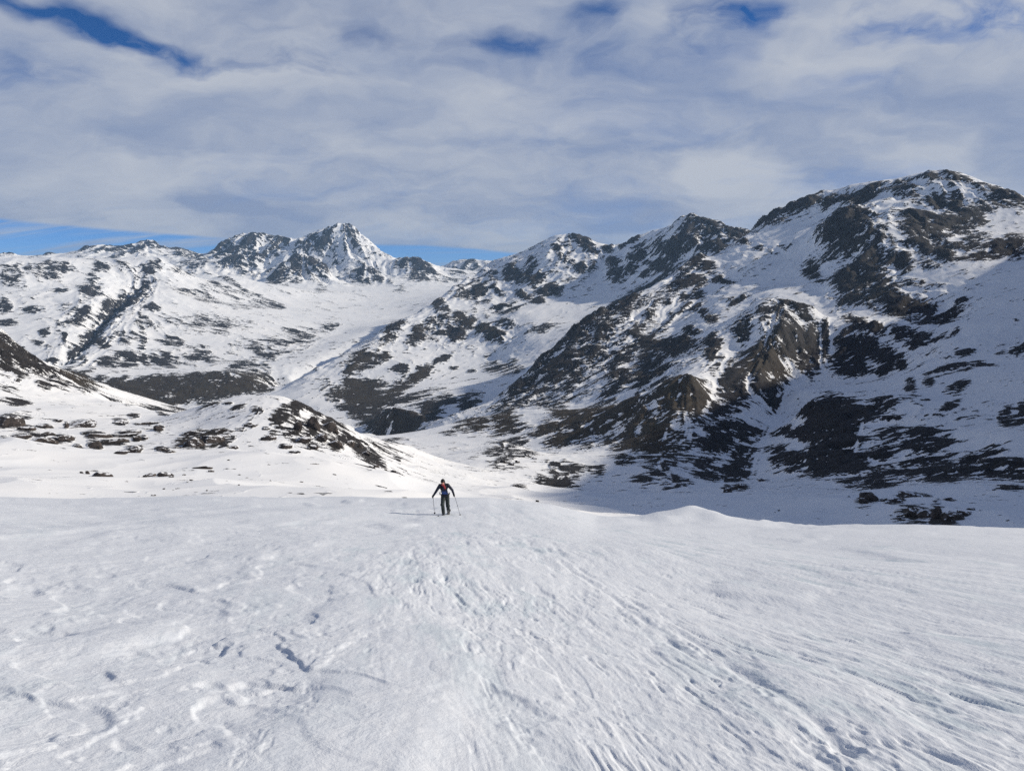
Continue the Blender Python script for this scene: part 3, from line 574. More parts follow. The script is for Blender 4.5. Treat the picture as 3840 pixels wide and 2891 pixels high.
# where bare rock shows: mapped outcrops (world ellipses) + steepness + wind-scoured streaks
OUTCROPS = [  # centre, two half-axes (m), strength, earthiness
    (-3192,5333,83.8,80.7,91.8,-161.2,0.51,0.0), (-3120,5318,37.4,38.3,50.9,-91.4,0.56,0.0), (-3011,5619,41.3,40.8,62.9,-123.1,0.45,0.0),
    (-2809,5108,46.6,51.8,128.3,-241.5,0.85,0.0), (-2899,4926,43.0,21.4,35.7,-62.9,0.60,0.0), (-2546,4460,12.0,136.5,78.4,-122.5,0.80,0.0),
    (-3259,4952,79.2,-5.1,44.0,-79.2,0.53,0.0), (-2790,4210,53.4,20.4,73.4,-114.6,0.60,0.0), (-2846,4524,42.4,6.0,37.9,-63.2,0.55,0.0),
    (-2512,4083,27.6,8.0,39.8,-67.4,0.80,0.0), (-2424,3895,89.9,-66.6,36.0,-71.0,0.70,0.0), (-2373,4026,7.4,9.3,49.8,-87.7,0.80,0.0),
    (-2731,4627,45.9,11.1,58.2,-103.4,0.50,0.0), (-3010,4525,39.0,18.5,69.3,-109.5,0.45,0.0), (-2170,3998,69.2,-43.2,83.4,-158.3,0.85,0.0),
    (-2098,4097,56.8,53.4,58.3,-118.1,0.55,0.0), (-2158,4457,30.6,30.8,60.0,-129.3,0.70,0.0), (-1902,4235,49.5,29.4,62.1,-143.3,0.60,0.0),
    (-1896,3719,41.0,44.7,76.9,-155.8,0.70,0.0), (-1741,3759,71.7,30.7,77.7,-171.6,0.70,0.0), (-1600,3885,79.6,22.4,70.2,-174.9,0.55,0.0),
    (-2314,5467,58.3,75.8,43.5,-114.7,0.55,0.0), (-2230,5641,38.9,159.7,197.9,-514.0,0.33,0.0), (-2128,3702,73.1,-46.5,95.3,-168.5,0.65,0.0),
    (-2169,3567,30.4,23.9,40.2,-69.3,0.60,0.0), (-1921,3592,55.0,50.9,56.8,-109.5,0.50,0.0), (-1358,4456,72.6,568.9,117.6,-314.3,0.44,0.0),
    (-1404,4874,28.7,91.1,33.4,-105.5,0.60,0.0), (-1319,3757,187.5,-227.0,117.2,-436.0,0.50,0.0), (-1296,5034,70.1,246.4,63.2,-205.2,0.35,0.0),
    (-3344,5203,72.1,51.9,85.9,-139.7,0.33,0.0), (-2265,4789,42.4,48.0,38.7,-85.4,0.50,0.0), (-2574,5960,64.9,50.1,30.5,-95.0,0.39,0.0),
    (-2027,5839,219.4,106.9,116.8,-377.5,0.25,0.0), (-1921,4692,220.9,241.0,98.6,-249.1,0.20,0.0), (-5753,8730,97.0,31.7,137.5,-213.2,0.45,0.0),
    (-5372,8969,34.8,76.9,76.6,-131.0,0.51,0.0), (-2935,5761,80.9,44.6,35.3,-72.7,0.33,0.0), (-2591,9128,58.3,-24.9,27.8,-104.7,0.45,0.0),
    (-1160,3397,90.1,-4.1,74.5,-272.0,0.70,1.0), (-649,1409,-35.1,212.5,39.3,-86.5,0.60,0.0), (-526,822,-5.0,30.4,18.6,-31.2,0.85,0.0),
    (-497,764,5.8,6.8,10.7,-18.5,0.80,0.0), (-462,693,7.6,4.8,12.5,-20.6,0.85,0.0), (-421,638,7.2,7.8,15.4,-24.6,0.88,0.0),
    (-477,728,1.3,3.6,3.8,-6.0,0.70,0.0), (-458,735,8.1,-0.6,7.9,-15.5,0.40,0.0), (-384,608,1.7,2.2,6.1,-9.8,0.75,0.0),
    (-355,528,5.1,6.0,24.8,-37.4,0.90,0.0), (-330,506,4.3,2.8,12.2,-19.1,0.90,0.0), (-302,458,3.4,4.2,11.3,-17.4,0.90,0.0),
    (-286,454,25.1,-26.8,18.1,-30.4,0.90,0.0), (-286,475,4.4,3.3,13.3,-22.4,0.92,0.0), (-302,486,3.2,2.4,7.6,-12.4,0.85,0.0),
    (-319,553,0.7,16.1,14.8,-25.4,0.90,0.0), (-330,527,3.9,2.5,8.4,-13.6,0.80,0.0), (-321,539,1.4,0.7,13.6,-23.1,0.80,0.0),
    (-342,563,2.0,1.4,6.2,-10.4,0.80,0.0), (-279,502,12.9,-7.2,10.9,-20.5,0.90,0.0), (-252,469,8.2,3.3,9.7,-18.3,0.90,0.0),
    (-265,509,8.7,4.0,6.8,-13.3,0.85,0.0), (-251,449,17.3,-23.2,17.8,-34.6,0.90,0.0), (-272,528,6.8,3.5,6.8,-13.5,0.85,0.0),
    (-249,495,2.8,0.3,9.5,-19.2,0.85,0.0), (-244,419,10.4,-13.7,13.2,-24.2,0.85,0.0), (-205,389,-1.5,12.4,10.4,-19.7,0.90,0.0),
    (-219,428,-1.9,14.9,13.1,-24.9,0.90,0.0), (-309,590,5.6,0.1,12.1,-23.4,0.85,0.0), (-322,638,3.6,2.2,9.1,-18.4,0.85,0.0),
    (-258,546,3.4,0.0,6.5,-14.1,0.85,0.0), (-280,572,10.2,-4.1,4.0,-8.3,0.75,0.0), (-247,501,2.0,-0.0,9.1,-18.7,0.85,0.0),
    (-206,439,5.5,-3.8,5.1,-11.3,0.85,0.0), (-197,428,2.7,1.0,3.1,-6.8,0.80,0.0), (-310,666,22.1,-35.1,14.3,-31.9,0.80,0.0),
    (-359,554,2.5,2.1,5.0,-7.9,0.60,0.0), (-305,449,1.4,2.5,6.3,-9.4,0.60,0.0), (-197,476,12.6,10.7,12.0,-28.5,0.97,0.6),
    (-219,508,4.1,7.2,6.5,-14.6,0.85,0.0), (-215,514,10.4,-7.3,2.9,-7.1,0.80,0.0), (-188,488,5.3,-1.4,2.4,-6.4,0.80,0.0),
    (-225,592,5.6,-3.4,1.9,-5.2,0.85,0.0), (-190,558,5.3,-2.4,4.9,-14.7,0.92,0.0), (-210,574,4.2,5.2,2.9,-6.5,0.75,0.0),
    (-169,552,-0.7,26.2,8.8,-22.1,0.90,0.0), (-167,577,2.4,8.7,8.9,-31.5,0.93,0.0), (-151,527,2.6,4.5,4.6,-16.5,0.90,0.0),
    (-147,554,1.7,14.1,8.9,-34.3,0.93,0.0), (-143,587,6.4,4.5,4.6,-29.0,0.93,0.0), (-159,488,1.0,12.7,4.5,-12.4,0.92,0.5),
    (-168,510,2.2,1.1,1.3,-4.1,0.85,0.0), (-180,514,4.3,0.3,1.5,-4.5,0.85,0.0), (-194,503,8.0,-2.0,1.7,-4.5,0.70,0.0),
    (-142,466,3.0,4.9,2.3,-7.7,0.85,0.0), (-140,497,3.9,11.4,3.8,-13.7,0.85,0.0), (-133,521,2.7,9.5,3.6,-14.5,0.85,0.0),
    (-123,518,6.7,-5.7,3.6,-22.9,0.90,0.0), (-130,486,1.8,6.7,3.5,-13.2,0.85,0.0), (-152,631,7.5,-10.9,5.8,-33.0,0.85,0.0),
    (-183,504,3.8,-0.1,1.5,-4.2,0.70,0.0), (-173,448,3.1,0.5,4.3,-11.3,0.80,0.0), (-175,437,3.5,0.7,3.5,-8.8,0.80,0.0),
    (-169,452,3.1,0.6,2.0,-5.3,0.70,0.0), (-133,456,2.5,5.0,1.4,-4.9,0.80,0.0), (-243,600,8.6,2.2,5.8,-13.2,0.70,0.0),
    (-158,608,4.6,0.7,2.3,-14.0,0.70,0.0), (-144,524,15.6,7.0,11.0,-51.5,0.40,0.0), (-168,609,7.2,-0.1,1.4,-9.0,0.60,0.0),
    (-585,2917,149.8,-124.1,30.0,-183.9,0.97,1.0), (-351,2247,183.6,-148.3,5.8,-27.0,0.98,0.6), (-525,2663,115.8,-133.8,22.4,-117.5,0.90,0.5),
    (-343,2754,77.7,100.5,23.2,-119.8,0.70,0.4), (-49,309,2.3,0.7,2.1,-16.3,0.95,0.0), (-109,679,18.4,21.9,10.1,-79.2,0.22,0.0),
    (-145,2641,34.6,48.6,18.1,-142.5,0.80,0.0), (-256,2665,59.6,-45.9,10.6,-112.8,0.70,0.0), (299,1618,20.9,-117.7,-44.8,-247.7,0.92,0.0),
    (285,1929,28.5,-45.9,-17.5,-121.5,0.75,0.0), (395,1860,7.2,-85.5,-19.2,-92.7,0.85,0.0), (-2,1118,27.8,150.3,0.3,-197.2,0.45,0.0),
    (-24,1062,14.8,-1.4,0.7,-33.9,0.50,0.0), (16,1069,20.0,8.8,-0.6,-41.0,0.50,0.0), (-128,1527,22.6,-16.0,3.4,-41.8,0.30,0.0),
    (-63,1464,28.0,-21.0,1.4,-34.7,0.35,0.0), (6,629,6.7,6.8,-0.5,-54.6,0.80,0.0), (-373,2239,64.1,-73.0,1.3,-9.1,0.30,0.0),
    (331,4966,54.1,-24.5,-6.6,-104.7,0.55,0.0), (121,4892,37.5,-39.8,-2.0,-88.4,0.75,0.0), (-141,4945,51.3,-39.0,3.1,-112.3,0.56,0.0),
    (-195,4661,74.7,-27.0,11.8,-293.0,0.75,0.0), (-295,4608,62.2,6.3,8.4,-136.1,0.70,0.0), (-35,4171,71.1,-75.5,1.3,-161.8,0.75,0.0),
    (-33,3833,57.0,-43.6,0.5,-67.3,0.80,0.0), (-283,3848,58.3,-18.7,9.8,-139.3,0.90,0.0), (-360,3875,42.8,-5.1,3.8,-43.0,0.88,0.0),
    (-243,3334,29.0,-0.6,2.5,-35.8,0.85,0.0), (-178,3262,24.7,-14.6,2.0,-37.3,0.65,0.0), (-477,3279,37.8,-2.0,7.1,-51.8,0.75,0.0),
    (148,3603,80.2,22.1,1.5,-110.9,0.50,0.0), (-37,3194,81.8,-115.3,2.1,-182.5,0.50,0.0), (-1555,8249,176.6,20.7,42.1,-235.9,0.50,0.0),
    (-1349,8100,91.1,1.6,22.1,-137.4,0.46,0.0), (-1103,8761,257.5,-78.8,-1.1,-204.8,0.58,0.0), (-1064,8429,128.0,41.0,25.6,-209.5,0.56,0.0),
    (-646,8751,104.7,164.7,40.8,-375.6,0.42,0.0), (-631,10950,279.9,-146.9,37.3,-657.6,0.39,0.0), (-1899,8975,177.3,22.2,41.0,-217.4,0.28,0.0),
    (-1116,7509,63.9,26.4,15.2,-104.3,0.50,0.0), (725,4501,45.3,-64.2,-11.2,-74.3,0.90,0.0), (815,4083,33.0,-110.8,-14.0,-73.5,0.85,0.0),
    (750,4698,41.6,-102.5,-19.8,-130.3,0.65,0.0), (614,4436,49.6,-74.5,-18.1,-137.6,0.80,0.0), (868,4237,61.4,-168.0,-31.0,-161.2,0.85,0.0),
    (606,4860,33.6,-36.6,-11.6,-96.5,0.75,0.0), (685,4797,20.2,-46.8,-9.2,-66.9,0.80,0.0), (767,4276,29.1,-106.9,-11.1,-65.2,0.70,0.0),
    (580,4344,33.5,-42.7,-5.4,-42.6,0.70,0.0), (505,4631,39.7,-18.1,-7.0,-68.3,0.50,0.0), (690,4328,51.2,-162.2,-14.4,-66.7,0.70,0.0),
    (272,2108,211.4,321.1,24.4,-188.9,0.50,0.0), (532,2532,29.5,-22.9,-15.1,-75.0,0.60,0.0), (315,1711,51.7,20.9,-29.8,-260.5,0.95,0.0),
    (406,1868,24.9,-113.3,-30.0,-162.8,0.92,0.0), (458,1944,6.5,-73.9,-18.0,-78.2,0.80,0.0), (429,1628,14.1,-22.7,-25.3,-99.2,0.92,0.0),
    (256,1862,40.4,-78.8,-16.5,-123.9,0.78,0.0), (373,2037,28.7,-40.4,-18.1,-102.8,0.85,0.0), (504,1676,14.1,-21.6,-11.9,-41.6,0.85,0.0),
    (576,2584,45.7,-45.7,-20.3,-94.9,0.82,0.0), (583,2405,23.5,-19.5,-14.6,-63.2,0.70,0.0), (-4,1465,35.2,-33.6,0.2,-57.1,0.62,0.0),
    (271,1238,39.8,-16.1,-14.5,-70.9,0.98,1.0), (306,1252,22.6,16.3,-17.7,-76.5,0.92,0.6), (202,1111,41.1,-62.9,-28.1,-159.3,0.95,1.0),
    (237,1169,12.6,-23.7,-1.9,-10.0,-0.75,0.0), (159,1201,14.4,-26.2,-7.0,-54.6,0.75,0.0), (68,959,24.1,-1.9,-5.0,-72.0,0.90,0.0),
    (54,871,28.4,-0.6,-2.2,-36.7,0.93,0.0), (108,947,13.6,-5.5,-5.7,-51.2,0.75,0.0), (5,1343,16.7,-14.8,-0.2,-50.6,0.55,0.0),
    (-12,1079,15.6,0.5,0.6,-52.3,0.50,0.0), (177,894,16.0,-1.3,-14.9,-77.2,0.70,0.0), (182,825,18.0,-0.2,-11.4,-52.8,0.50,0.0),
    (153,993,13.0,-9.3,-7.9,-52.3,0.70,0.0), (20,1076,15.8,9.0,-1.6,-88.1,0.50,0.0), (156,861,14.8,-10.2,-5.5,-31.2,0.50,0.0),
    (212,977,12.9,4.9,-13.3,-63.2,0.60,0.0), (845,1344,60.4,-33.7,-38.7,-68.4,-0.97,0.0), (613,1630,61.5,49.3,-27.5,-78.6,0.90,0.0),
    (573,1605,61.8,44.4,-18.2,-54.8,0.82,0.0), (491,1495,73.8,37.8,-22.0,-91.9,0.97,0.7), (629,1769,58.4,-6.6,-41.5,-120.1,0.50,0.0),
    (436,1636,14.7,-20.9,-25.0,-97.1,0.88,0.0), (641,1618,28.7,2.9,-37.2,-99.6,0.97,0.0), (685,1658,7.1,-6.5,-31.8,-81.6,0.97,0.0),
    (689,1555,24.8,-28.8,-42.7,-102.8,0.97,0.0), (725,1549,17.9,-26.1,-19.2,-43.9,0.80,0.0), (733,1486,13.7,-30.7,-21.8,-46.8,0.75,0.0),
    (671,1482,23.4,-27.7,-13.8,-32.3,0.88,0.0), (487,1442,58.1,47.4,-10.6,-33.6,0.72,0.0), (406,1415,28.7,-7.7,-40.7,-147.0,0.93,0.0),
    (556,1514,41.1,32.0,-7.4,-21.7,0.85,0.0), (467,1379,49.0,45.5,-10.3,-32.6,0.90,0.0), (401,1315,17.6,4.3,-9.7,-33.4,0.93,0.0),
    (471,1352,22.0,15.0,-21.0,-64.0,0.90,0.0), (332,1211,25.2,15.8,-12.3,-46.7,0.88,0.0), (365,1254,34.2,12.7,-6.9,-24.8,0.65,0.0),
    (326,1150,27.9,18.7,-6.5,-24.0,0.93,0.0), (363,1157,38.7,24.3,-14.8,-49.5,0.93,0.0), (297,1078,47.4,25.8,-13.2,-50.5,0.98,0.0),
    (321,1041,21.4,2.8,-25.0,-84.1,0.93,0.0), (247,935,24.6,14.7,-18.9,-73.5,0.75,0.0), (284,944,22.6,5.3,-21.8,-74.4,0.88,0.0),
    (313,1254,25.3,26.5,-26.4,-110.8,0.93,0.6), (466,1084,25.7,-17.6,-68.9,-172.3,0.97,0.0), (500,1026,26.1,8.3,-13.7,-42.6,0.97,0.0),
    (443,1072,6.7,-87.9,-12.3,-31.7,0.93,0.0), (408,1073,10.7,-64.2,-10.7,-29.6,0.97,0.0), (417,956,14.5,-64.7,-52.6,-125.1,0.98,0.0),
    (439,883,10.3,-10.1,-20.3,-42.5,0.80,0.0), (358,983,5.8,-43.7,-24.6,-69.4,0.85,0.0), (346,899,6.7,-29.1,-20.3,-54.6,0.90,0.0),
    (361,865,18.3,-34.0,-31.7,-78.8,0.97,0.0), (371,826,14.9,-22.4,-32.1,-73.9,0.97,0.0), (477,895,22.2,-21.0,-26.3,-51.5,0.80,0.0),
    (480,941,8.8,-10.2,-20.9,-42.7,0.75,0.0), (456,821,19.0,-21.0,-22.6,-42.3,0.80,0.0), (488,846,10.1,-11.5,-20.1,-36.3,0.75,0.0),
    (349,712,10.5,-19.1,-28.0,-58.4,0.97,0.0), (341,740,8.7,-12.9,-21.2,-47.0,0.90,0.0), (391,743,31.6,-27.9,-26.1,-52.0,0.90,0.0),
    (397,686,3.6,-29.6,-40.5,-70.9,0.98,0.0), (434,679,2.3,-38.9,-54.6,-87.0,0.99,0.0), (426,626,3.4,-14.0,-49.4,-74.0,0.99,0.0),
    (435,767,13.6,-16.9,-19.6,-35.5,0.85,0.0), (324,481,7.1,-4.2,-11.5,-17.3,0.93,0.0), (387,1040,9.8,-44.3,-8.8,-24.5,-0.85,0.0),
    (695,1190,24.0,-18.6,-20.8,-39.1,0.88,0.0), (729,1176,4.3,-7.5,-8.4,-14.0,0.85,0.0), (736,1164,5.5,-9.6,-7.3,-11.9,0.65,0.0),
    (669,1216,3.1,-16.6,-10.8,-20.4,0.75,0.0), (639,1156,2.4,-11.6,-17.0,-31.6,0.75,0.0), (641,1082,19.2,7.7,-11.3,-23.6,0.85,0.0),
    (616,1058,8.8,-7.4,-7.1,-12.7,0.75,0.0), (613,1160,0.7,-15.4,-39.2,-75.7,0.75,0.0), (578,987,20.8,16.3,-10.4,-21.1,0.93,0.0),
    (563,1023,7.8,-0.0,-6.7,-12.4,0.55,0.0), (587,881,8.4,-7.1,-31.5,-48.7,0.65,0.0), (610,897,4.8,-3.1,-32.2,-49.0,0.85,0.0),
    (825,1234,8.4,-14.5,-38.1,-59.4,0.85,0.0), (800,1240,20.1,10.5,-11.6,-23.6,0.75,0.0), (759,1267,11.4,-6.5,-12.2,-22.6,0.75,0.0),
    (719,1393,-2.4,-25.1,-16.9,-33.7,0.65,0.0), (700,1415,7.1,-20.9,-15.9,-33.5,0.85,0.0), (797,1474,16.9,-41.4,-21.0,-44.1,0.93,0.0),
    (812,1430,24.4,-5.0,-14.8,-34.9,0.85,0.0), (197,409,12.9,14.5,-24.8,-53.3,0.93,0.0), (202,391,4.9,-2.0,-16.1,-31.6,0.90,0.0),
    (245,457,18.7,11.4,-22.4,-42.7,0.95,0.0), (170,311,5.5,-2.6,-21.9,-40.3,0.95,0.4), (178,309,3.0,-0.2,-35.4,-61.9,0.97,0.5),
    (168,283,3.9,-1.8,-16.3,-27.8,0.98,0.5), (174,284,2.1,-1.3,-5.4,-8.9,0.85,0.0), (228,384,2.6,-0.6,-4.0,-6.8,0.75,0.0),
    (218,350,2.5,1.1,-4.0,-6.5,0.75,0.0), (252,441,2.0,-2.5,-8.7,-15.4,0.75,0.0), (214,733,5.3,-1.3,-18.2,-62.9,0.85,0.0),
    (243,788,8.1,0.1,-16.7,-54.8,0.85,0.0), (294,866,1.7,-17.8,-8.9,-26.6,0.85,0.0), (1086,4267,144.1,-116.7,-47.8,-198.0,0.90,0.0),
    (1016,4039,109.2,-149.3,-30.1,-126.8,0.65,0.0), (1066,2437,71.0,-45.0,-68.4,-202.0,0.95,0.0), (997,2414,10.7,-42.3,-16.0,-41.5,0.97,0.0),
    (985,2202,55.9,-78.1,-46.5,-152.1,0.80,0.0), (957,2067,51.4,-96.2,-47.3,-109.5,0.80,0.0), (875,2237,-0.6,-80.9,-41.6,-109.2,0.97,0.0),
    (887,1996,31.0,-57.1,-41.5,-98.7,0.90,0.0), (906,1925,37.0,-64.6,-40.0,-89.5,0.85,0.0), (1005,1982,20.8,-22.3,-27.8,-58.4,0.93,0.0),
    (1201,2267,38.0,-102.4,-85.3,-145.1,0.95,0.0), (1281,2232,47.1,-17.7,-55.5,-100.6,0.97,0.0), (1085,2096,24.5,-9.0,-10.1,-20.7,0.75,0.0),
    (1091,2043,17.1,-12.6,-21.9,-43.1,0.93,0.0), (1115,1983,16.3,-20.1,-39.6,-73.6,0.97,0.0), (1173,1989,33.0,-38.7,-21.7,-38.5,0.85,0.0),
    (1145,1900,45.4,-34.5,-17.6,-30.5,0.65,0.0), (1216,1924,15.5,-17.8,-40.7,-67.8,0.95,0.0), (1258,1925,18.7,-25.4,-64.9,-103.3,0.95,0.0),
    (1158,2103,38.0,-18.2,-15.0,-28.4,0.75,0.0), (1243,2070,21.8,-26.8,-40.1,-68.2,0.65,0.0), (1041,1915,13.3,-24.8,-18.0,-34.8,0.65,0.0),
    (865,1817,41.7,-116.0,-36.8,-72.6,0.85,0.0), (882,1740,38.8,-98.4,-32.2,-60.0,0.90,0.0), (879,1665,25.1,-133.4,-33.0,-58.8,0.80,0.0),
    (898,1584,34.0,1.9,-20.0,-47.7,0.90,0.0), (966,1878,20.9,-35.1,-16.0,-32.8,0.75,0.0), (963,1784,10.9,-18.6,-9.8,-19.1,0.65,0.0),
    (773,1737,17.2,-16.2,-22.4,-52.1,0.93,0.0), (769,1659,9.5,-29.9,-11.6,-25.9,0.85,0.0), (779,1595,46.8,-94.7,-12.3,-24.0,0.65,0.0),
    (800,1510,12.2,-44.9,-25.5,-50.4,0.90,0.0), (953,1623,12.5,-1.7,-7.9,-19.6,0.93,0.0), (989,1787,10.2,-19.5,-7.7,-14.8,0.55,0.0),
    (1292,2568,13.4,-66.9,-34.4,-70.7,0.55,0.0), (1117,2828,18.9,-51.0,-17.3,-46.3,-0.65,0.0), (1275,2639,33.8,3.9,-38.5,-102.7,-0.65,0.0),
    (1337,2441,10.5,-38.5,-35.7,-45.7,0.93,0.0), (1365,2395,25.2,-13.7,-34.5,-64.7,0.93,0.0), (1359,2309,-5.3,-81.7,-51.1,-64.0,0.75,0.0),
    (1435,2363,13.4,-45.0,-28.0,-36.9,0.60,0.0), (1506,2405,27.6,-59.2,-41.0,-54.2,0.65,0.0), (1362,2236,-4.9,-55.8,-19.4,-26.1,0.75,0.0),
    (1253,4166,82.4,20.7,-43.3,-148.9,0.85,0.0), (854,2654,15.4,-30.0,-12.0,-38.8,0.85,0.0), (910,2605,9.2,-15.5,-11.7,-35.0,0.97,0.0),
    (871,2611,8.5,-13.1,-11.3,-35.3,0.85,0.0), (837,2777,14.5,-38.8,-6.7,-23.3,0.65,0.0), (658,2719,33.7,-98.6,-31.1,-69.3,0.85,0.0),
    (670,2474,19.9,-33.7,-8.9,-34.2,0.75,0.0), (682,2407,14.3,-29.8,-6.5,-23.7,0.65,0.0), (596,2537,40.5,-27.1,-15.4,-68.6,0.75,0.0),
    (547,2404,24.2,-12.9,-9.5,-43.9,0.65,0.0), (648,2146,4.4,-11.1,-8.1,-27.9,0.85,0.0), (542,2297,18.8,-30.2,-12.5,-55.0,0.65,0.0),
    (526,2020,11.2,-31.1,-12.5,-49.5,0.75,0.0), (543,2137,4.6,-61.8,-13.7,-55.1,0.65,0.0), (621,2124,16.1,-30.2,-13.6,-48.0,0.55,0.0),
    (591,1752,10.0,-8.1,-8.7,-26.8,0.85,0.0), (637,1796,12.1,-2.5,-9.6,-28.5,0.75,0.0), (635,1746,24.8,11.5,-5.8,-17.0,0.75,0.0),
    (660,1766,13.8,2.6,-4.9,-14.1,0.75,0.0), (674,1746,18.0,3.5,-3.7,-10.8,0.75,0.0), (-4964,9017,154.2,138.4,176.7,-306.5,0.56,0.0),
    (-4663,9138,269.0,3.4,135.8,-280.9,0.56,0.0), (-4436,9259,45.8,198.0,110.9,-194.7,0.56,0.0), (-4318,9324,162.2,-112.9,72.1,-237.7,0.56,0.0),
    (-4057,9316,122.6,88.2,136.0,-335.6,0.42,0.0), (-3808,9182,306.5,-401.9,147.3,-436.0,0.42,0.0), (-3757,8712,224.0,-117.5,99.3,-266.0,0.36,0.0),
    (-3433,9252,134.3,189.0,153.8,-253.1,0.53,0.0), (-3173,9314,249.3,19.3,49.7,-161.0,0.53,0.0), (-2864,9307,271.9,-97.0,62.2,-263.5,0.53,0.0),
    (-3191,8790,167.4,194.0,92.5,-213.5,0.51,0.0), (-3008,8990,116.9,128.0,81.2,-154.0,0.51,0.0), (-3009,8741,83.2,156.1,76.1,-163.2,0.42,0.0),
    (-2374,9143,159.2,69.5,66.0,-140.5,0.51,0.0), (-2183,9197,155.0,9.4,49.8,-89.0,0.38,0.0), (-2272,9016,183.2,-5.6,24.9,-110.7,0.48,0.0),
    (-2334,7668,56.9,201.1,170.8,-422.9,0.62,0.0), (-2223,7834,104.3,130.1,151.3,-401.4,0.62,0.0), (-2042,7895,116.7,23.8,68.0,-375.1,0.59,0.0),
    (-1927,7868,87.7,-121.8,135.0,-752.9,0.46,0.0), (-2123,7720,109.1,107.1,55.6,-131.4,0.59,0.0), (-2547,5175,24.8,-293.1,-164.7,288.7,0.80,0.0),
    (-2458,4677,90.5,-368.6,-141.6,226.2,0.80,0.0), (-2311,4188,112.3,-314.7,-97.6,133.8,0.80,0.0), (-2174,3811,99.3,-265.6,-122.2,181.1,0.80,0.0),
    (-2121,4359,135.0,-264.6,-11.1,-22.4,0.80,0.0), (-1954,4002,89.8,-216.0,-19.7,0.2,0.80,0.0), (-1840,3783,111.6,-177.3,7.5,-50.1,0.80,0.0),
    (-2294,6334,199.2,-205.9,22.9,-104.9,0.39,0.0), (-2037,6142,137.2,-57.6,23.3,-102.1,0.50,0.0), (-1863,6031,102.1,-109.3,26.3,-124.7,0.50,0.0),
    (-2771,5739,57.8,55.0,36.6,-72.1,0.56,0.0), (-2734,5847,-0.8,138.5,46.7,-57.9,0.56,0.0), (-2697,5725,34.4,92.8,32.0,-52.2,0.56,0.0),
    (-769,1334,16.1,38.2,57.9,-109.4,0.85,1.0), (-1670,3184,100.8,59.4,73.5,-139.9,0.97,1.0), (-1520,3270,114.6,57.5,61.4,-128.5,0.97,1.0),
    (-1346,3341,127.7,40.8,66.4,-159.7,0.97,1.0), (-1513,3111,109.1,55.8,54.7,-112.2,0.97,1.0), (-1349,3177,122.6,34.5,43.4,-102.8,0.97,1.0),
    (-1200,3263,83.1,108.3,43.7,-97.9,0.97,1.0), (-1365,3063,101.8,42.2,27.8,-62.0,0.90,1.0), (-1911,3302,105.7,-15.9,57.1,-108.7,0.80,1.0),
    (-533,799,3.9,14.9,15.5,-26.3,0.82,0.0), (-519,802,19.6,-10.9,17.6,-34.6,0.82,0.0), (-498,798,13.1,4.8,20.3,-37.7,0.82,0.0),
    (-481,803,12.9,3.9,23.6,-44.9,0.82,0.0), (-510,763,13.1,-4.1,7.3,-15.2,0.75,0.0), (-494,758,12.9,-3.6,9.7,-18.8,0.75,0.0),
    (-557,832,21.8,-20.9,13.8,-30.5,0.75,0.0), (-539,822,8.9,4.1,20.0,-36.5,0.75,0.0), (-513,768,18.6,-16.9,6.6,-17.8,0.85,0.0),
    (-477,775,22.8,-9.7,6.4,-12.7,0.75,0.0), (-167,619,8.6,9.1,3.4,-16.6,0.60,0.0), (-154,637,13.0,-8.1,6.3,-30.7,0.60,0.0),
    (-443,779,17.4,-7.3,9.0,-17.3,0.60,0.0), (-678,1255,12.2,18.0,7.7,-16.3,0.60,0.0), (-125,567,9.1,-8.6,4.9,-31.5,0.93,0.0),
    (-113,552,9.4,-14.8,5.0,-35.1,0.93,0.0), (-101,535,10.5,-12.2,4.7,-35.1,0.93,0.0), (-61,306,5.0,-5.2,0.9,-5.9,0.85,0.0),
    (-109,588,17.7,-32.4,0.6,-6.8,0.60,0.0), (-130,605,9.8,-7.5,1.1,-12.9,0.80,0.0), (95,2129,-72.3,-21.9,-6.6,63.4,0.75,0.0),
    (8,2031,-42.4,-144.9,-13.2,75.7,0.75,0.0), (-474,2536,107.3,-163.9,50.6,-214.4,0.95,0.5), (-327,2246,71.5,25.5,50.5,-351.2,0.95,0.5),
    (-279,2474,50.7,40.0,31.3,-328.9,0.95,0.5), (-610,2877,106.5,-177.5,9.8,-126.4,0.92,1.0), (-618,3070,119.0,-51.7,23.1,-131.0,0.95,1.0),
    (-404,3172,-40.1,-123.2,-24.6,82.8,0.85,1.0), (-460,2919,-43.9,-204.6,-33.0,130.3,0.85,1.0), (-263,2685,-43.3,-103.1,-15.2,84.0,0.65,0.0),
    (230,1678,41.7,38.2,-1.6,-70.8,0.88,0.0), (-507,2717,65.6,50.7,19.4,-77.5,0.80,0.0), (-364,2695,116.2,-79.9,11.1,-84.7,0.80,0.0),
    (-223,1471,35.8,-39.8,7.0,-52.8,0.40,0.0), (428,5124,60.0,-17.1,-15.7,-87.2,0.92,0.0), (481,5079,32.1,-87.7,-27.5,-93.6,0.92,0.0),
    (479,4954,59.3,-136.1,-23.4,-69.2,0.80,0.0), (548,4772,43.5,-134.3,-21.2,-38.5,0.80,0.0), (612,4560,47.6,-186.4,-19.0,-35.4,0.80,0.0),
    (324,4857,47.9,-175.6,-28.5,-49.8,0.75,0.0), (398,4687,61.8,-112.5,-22.9,-51.9,0.75,0.0), (22,4821,87.5,-43.2,4.4,-131.1,0.88,0.0),
    (121,4684,85.1,-181.8,-15.9,-130.6,0.88,0.0), (176,4410,56.6,-86.2,-14.4,-101.5,0.93,0.0), (231,4353,52.4,-45.7,-11.6,-106.7,0.93,0.0),
    (60,4398,46.0,-135.0,-11.6,-52.2,0.90,0.0), (131,4245,58.6,-110.2,-7.5,-76.6,0.90,0.0), (-81,4594,76.9,-230.0,-9.8,-50.9,0.75,0.0),
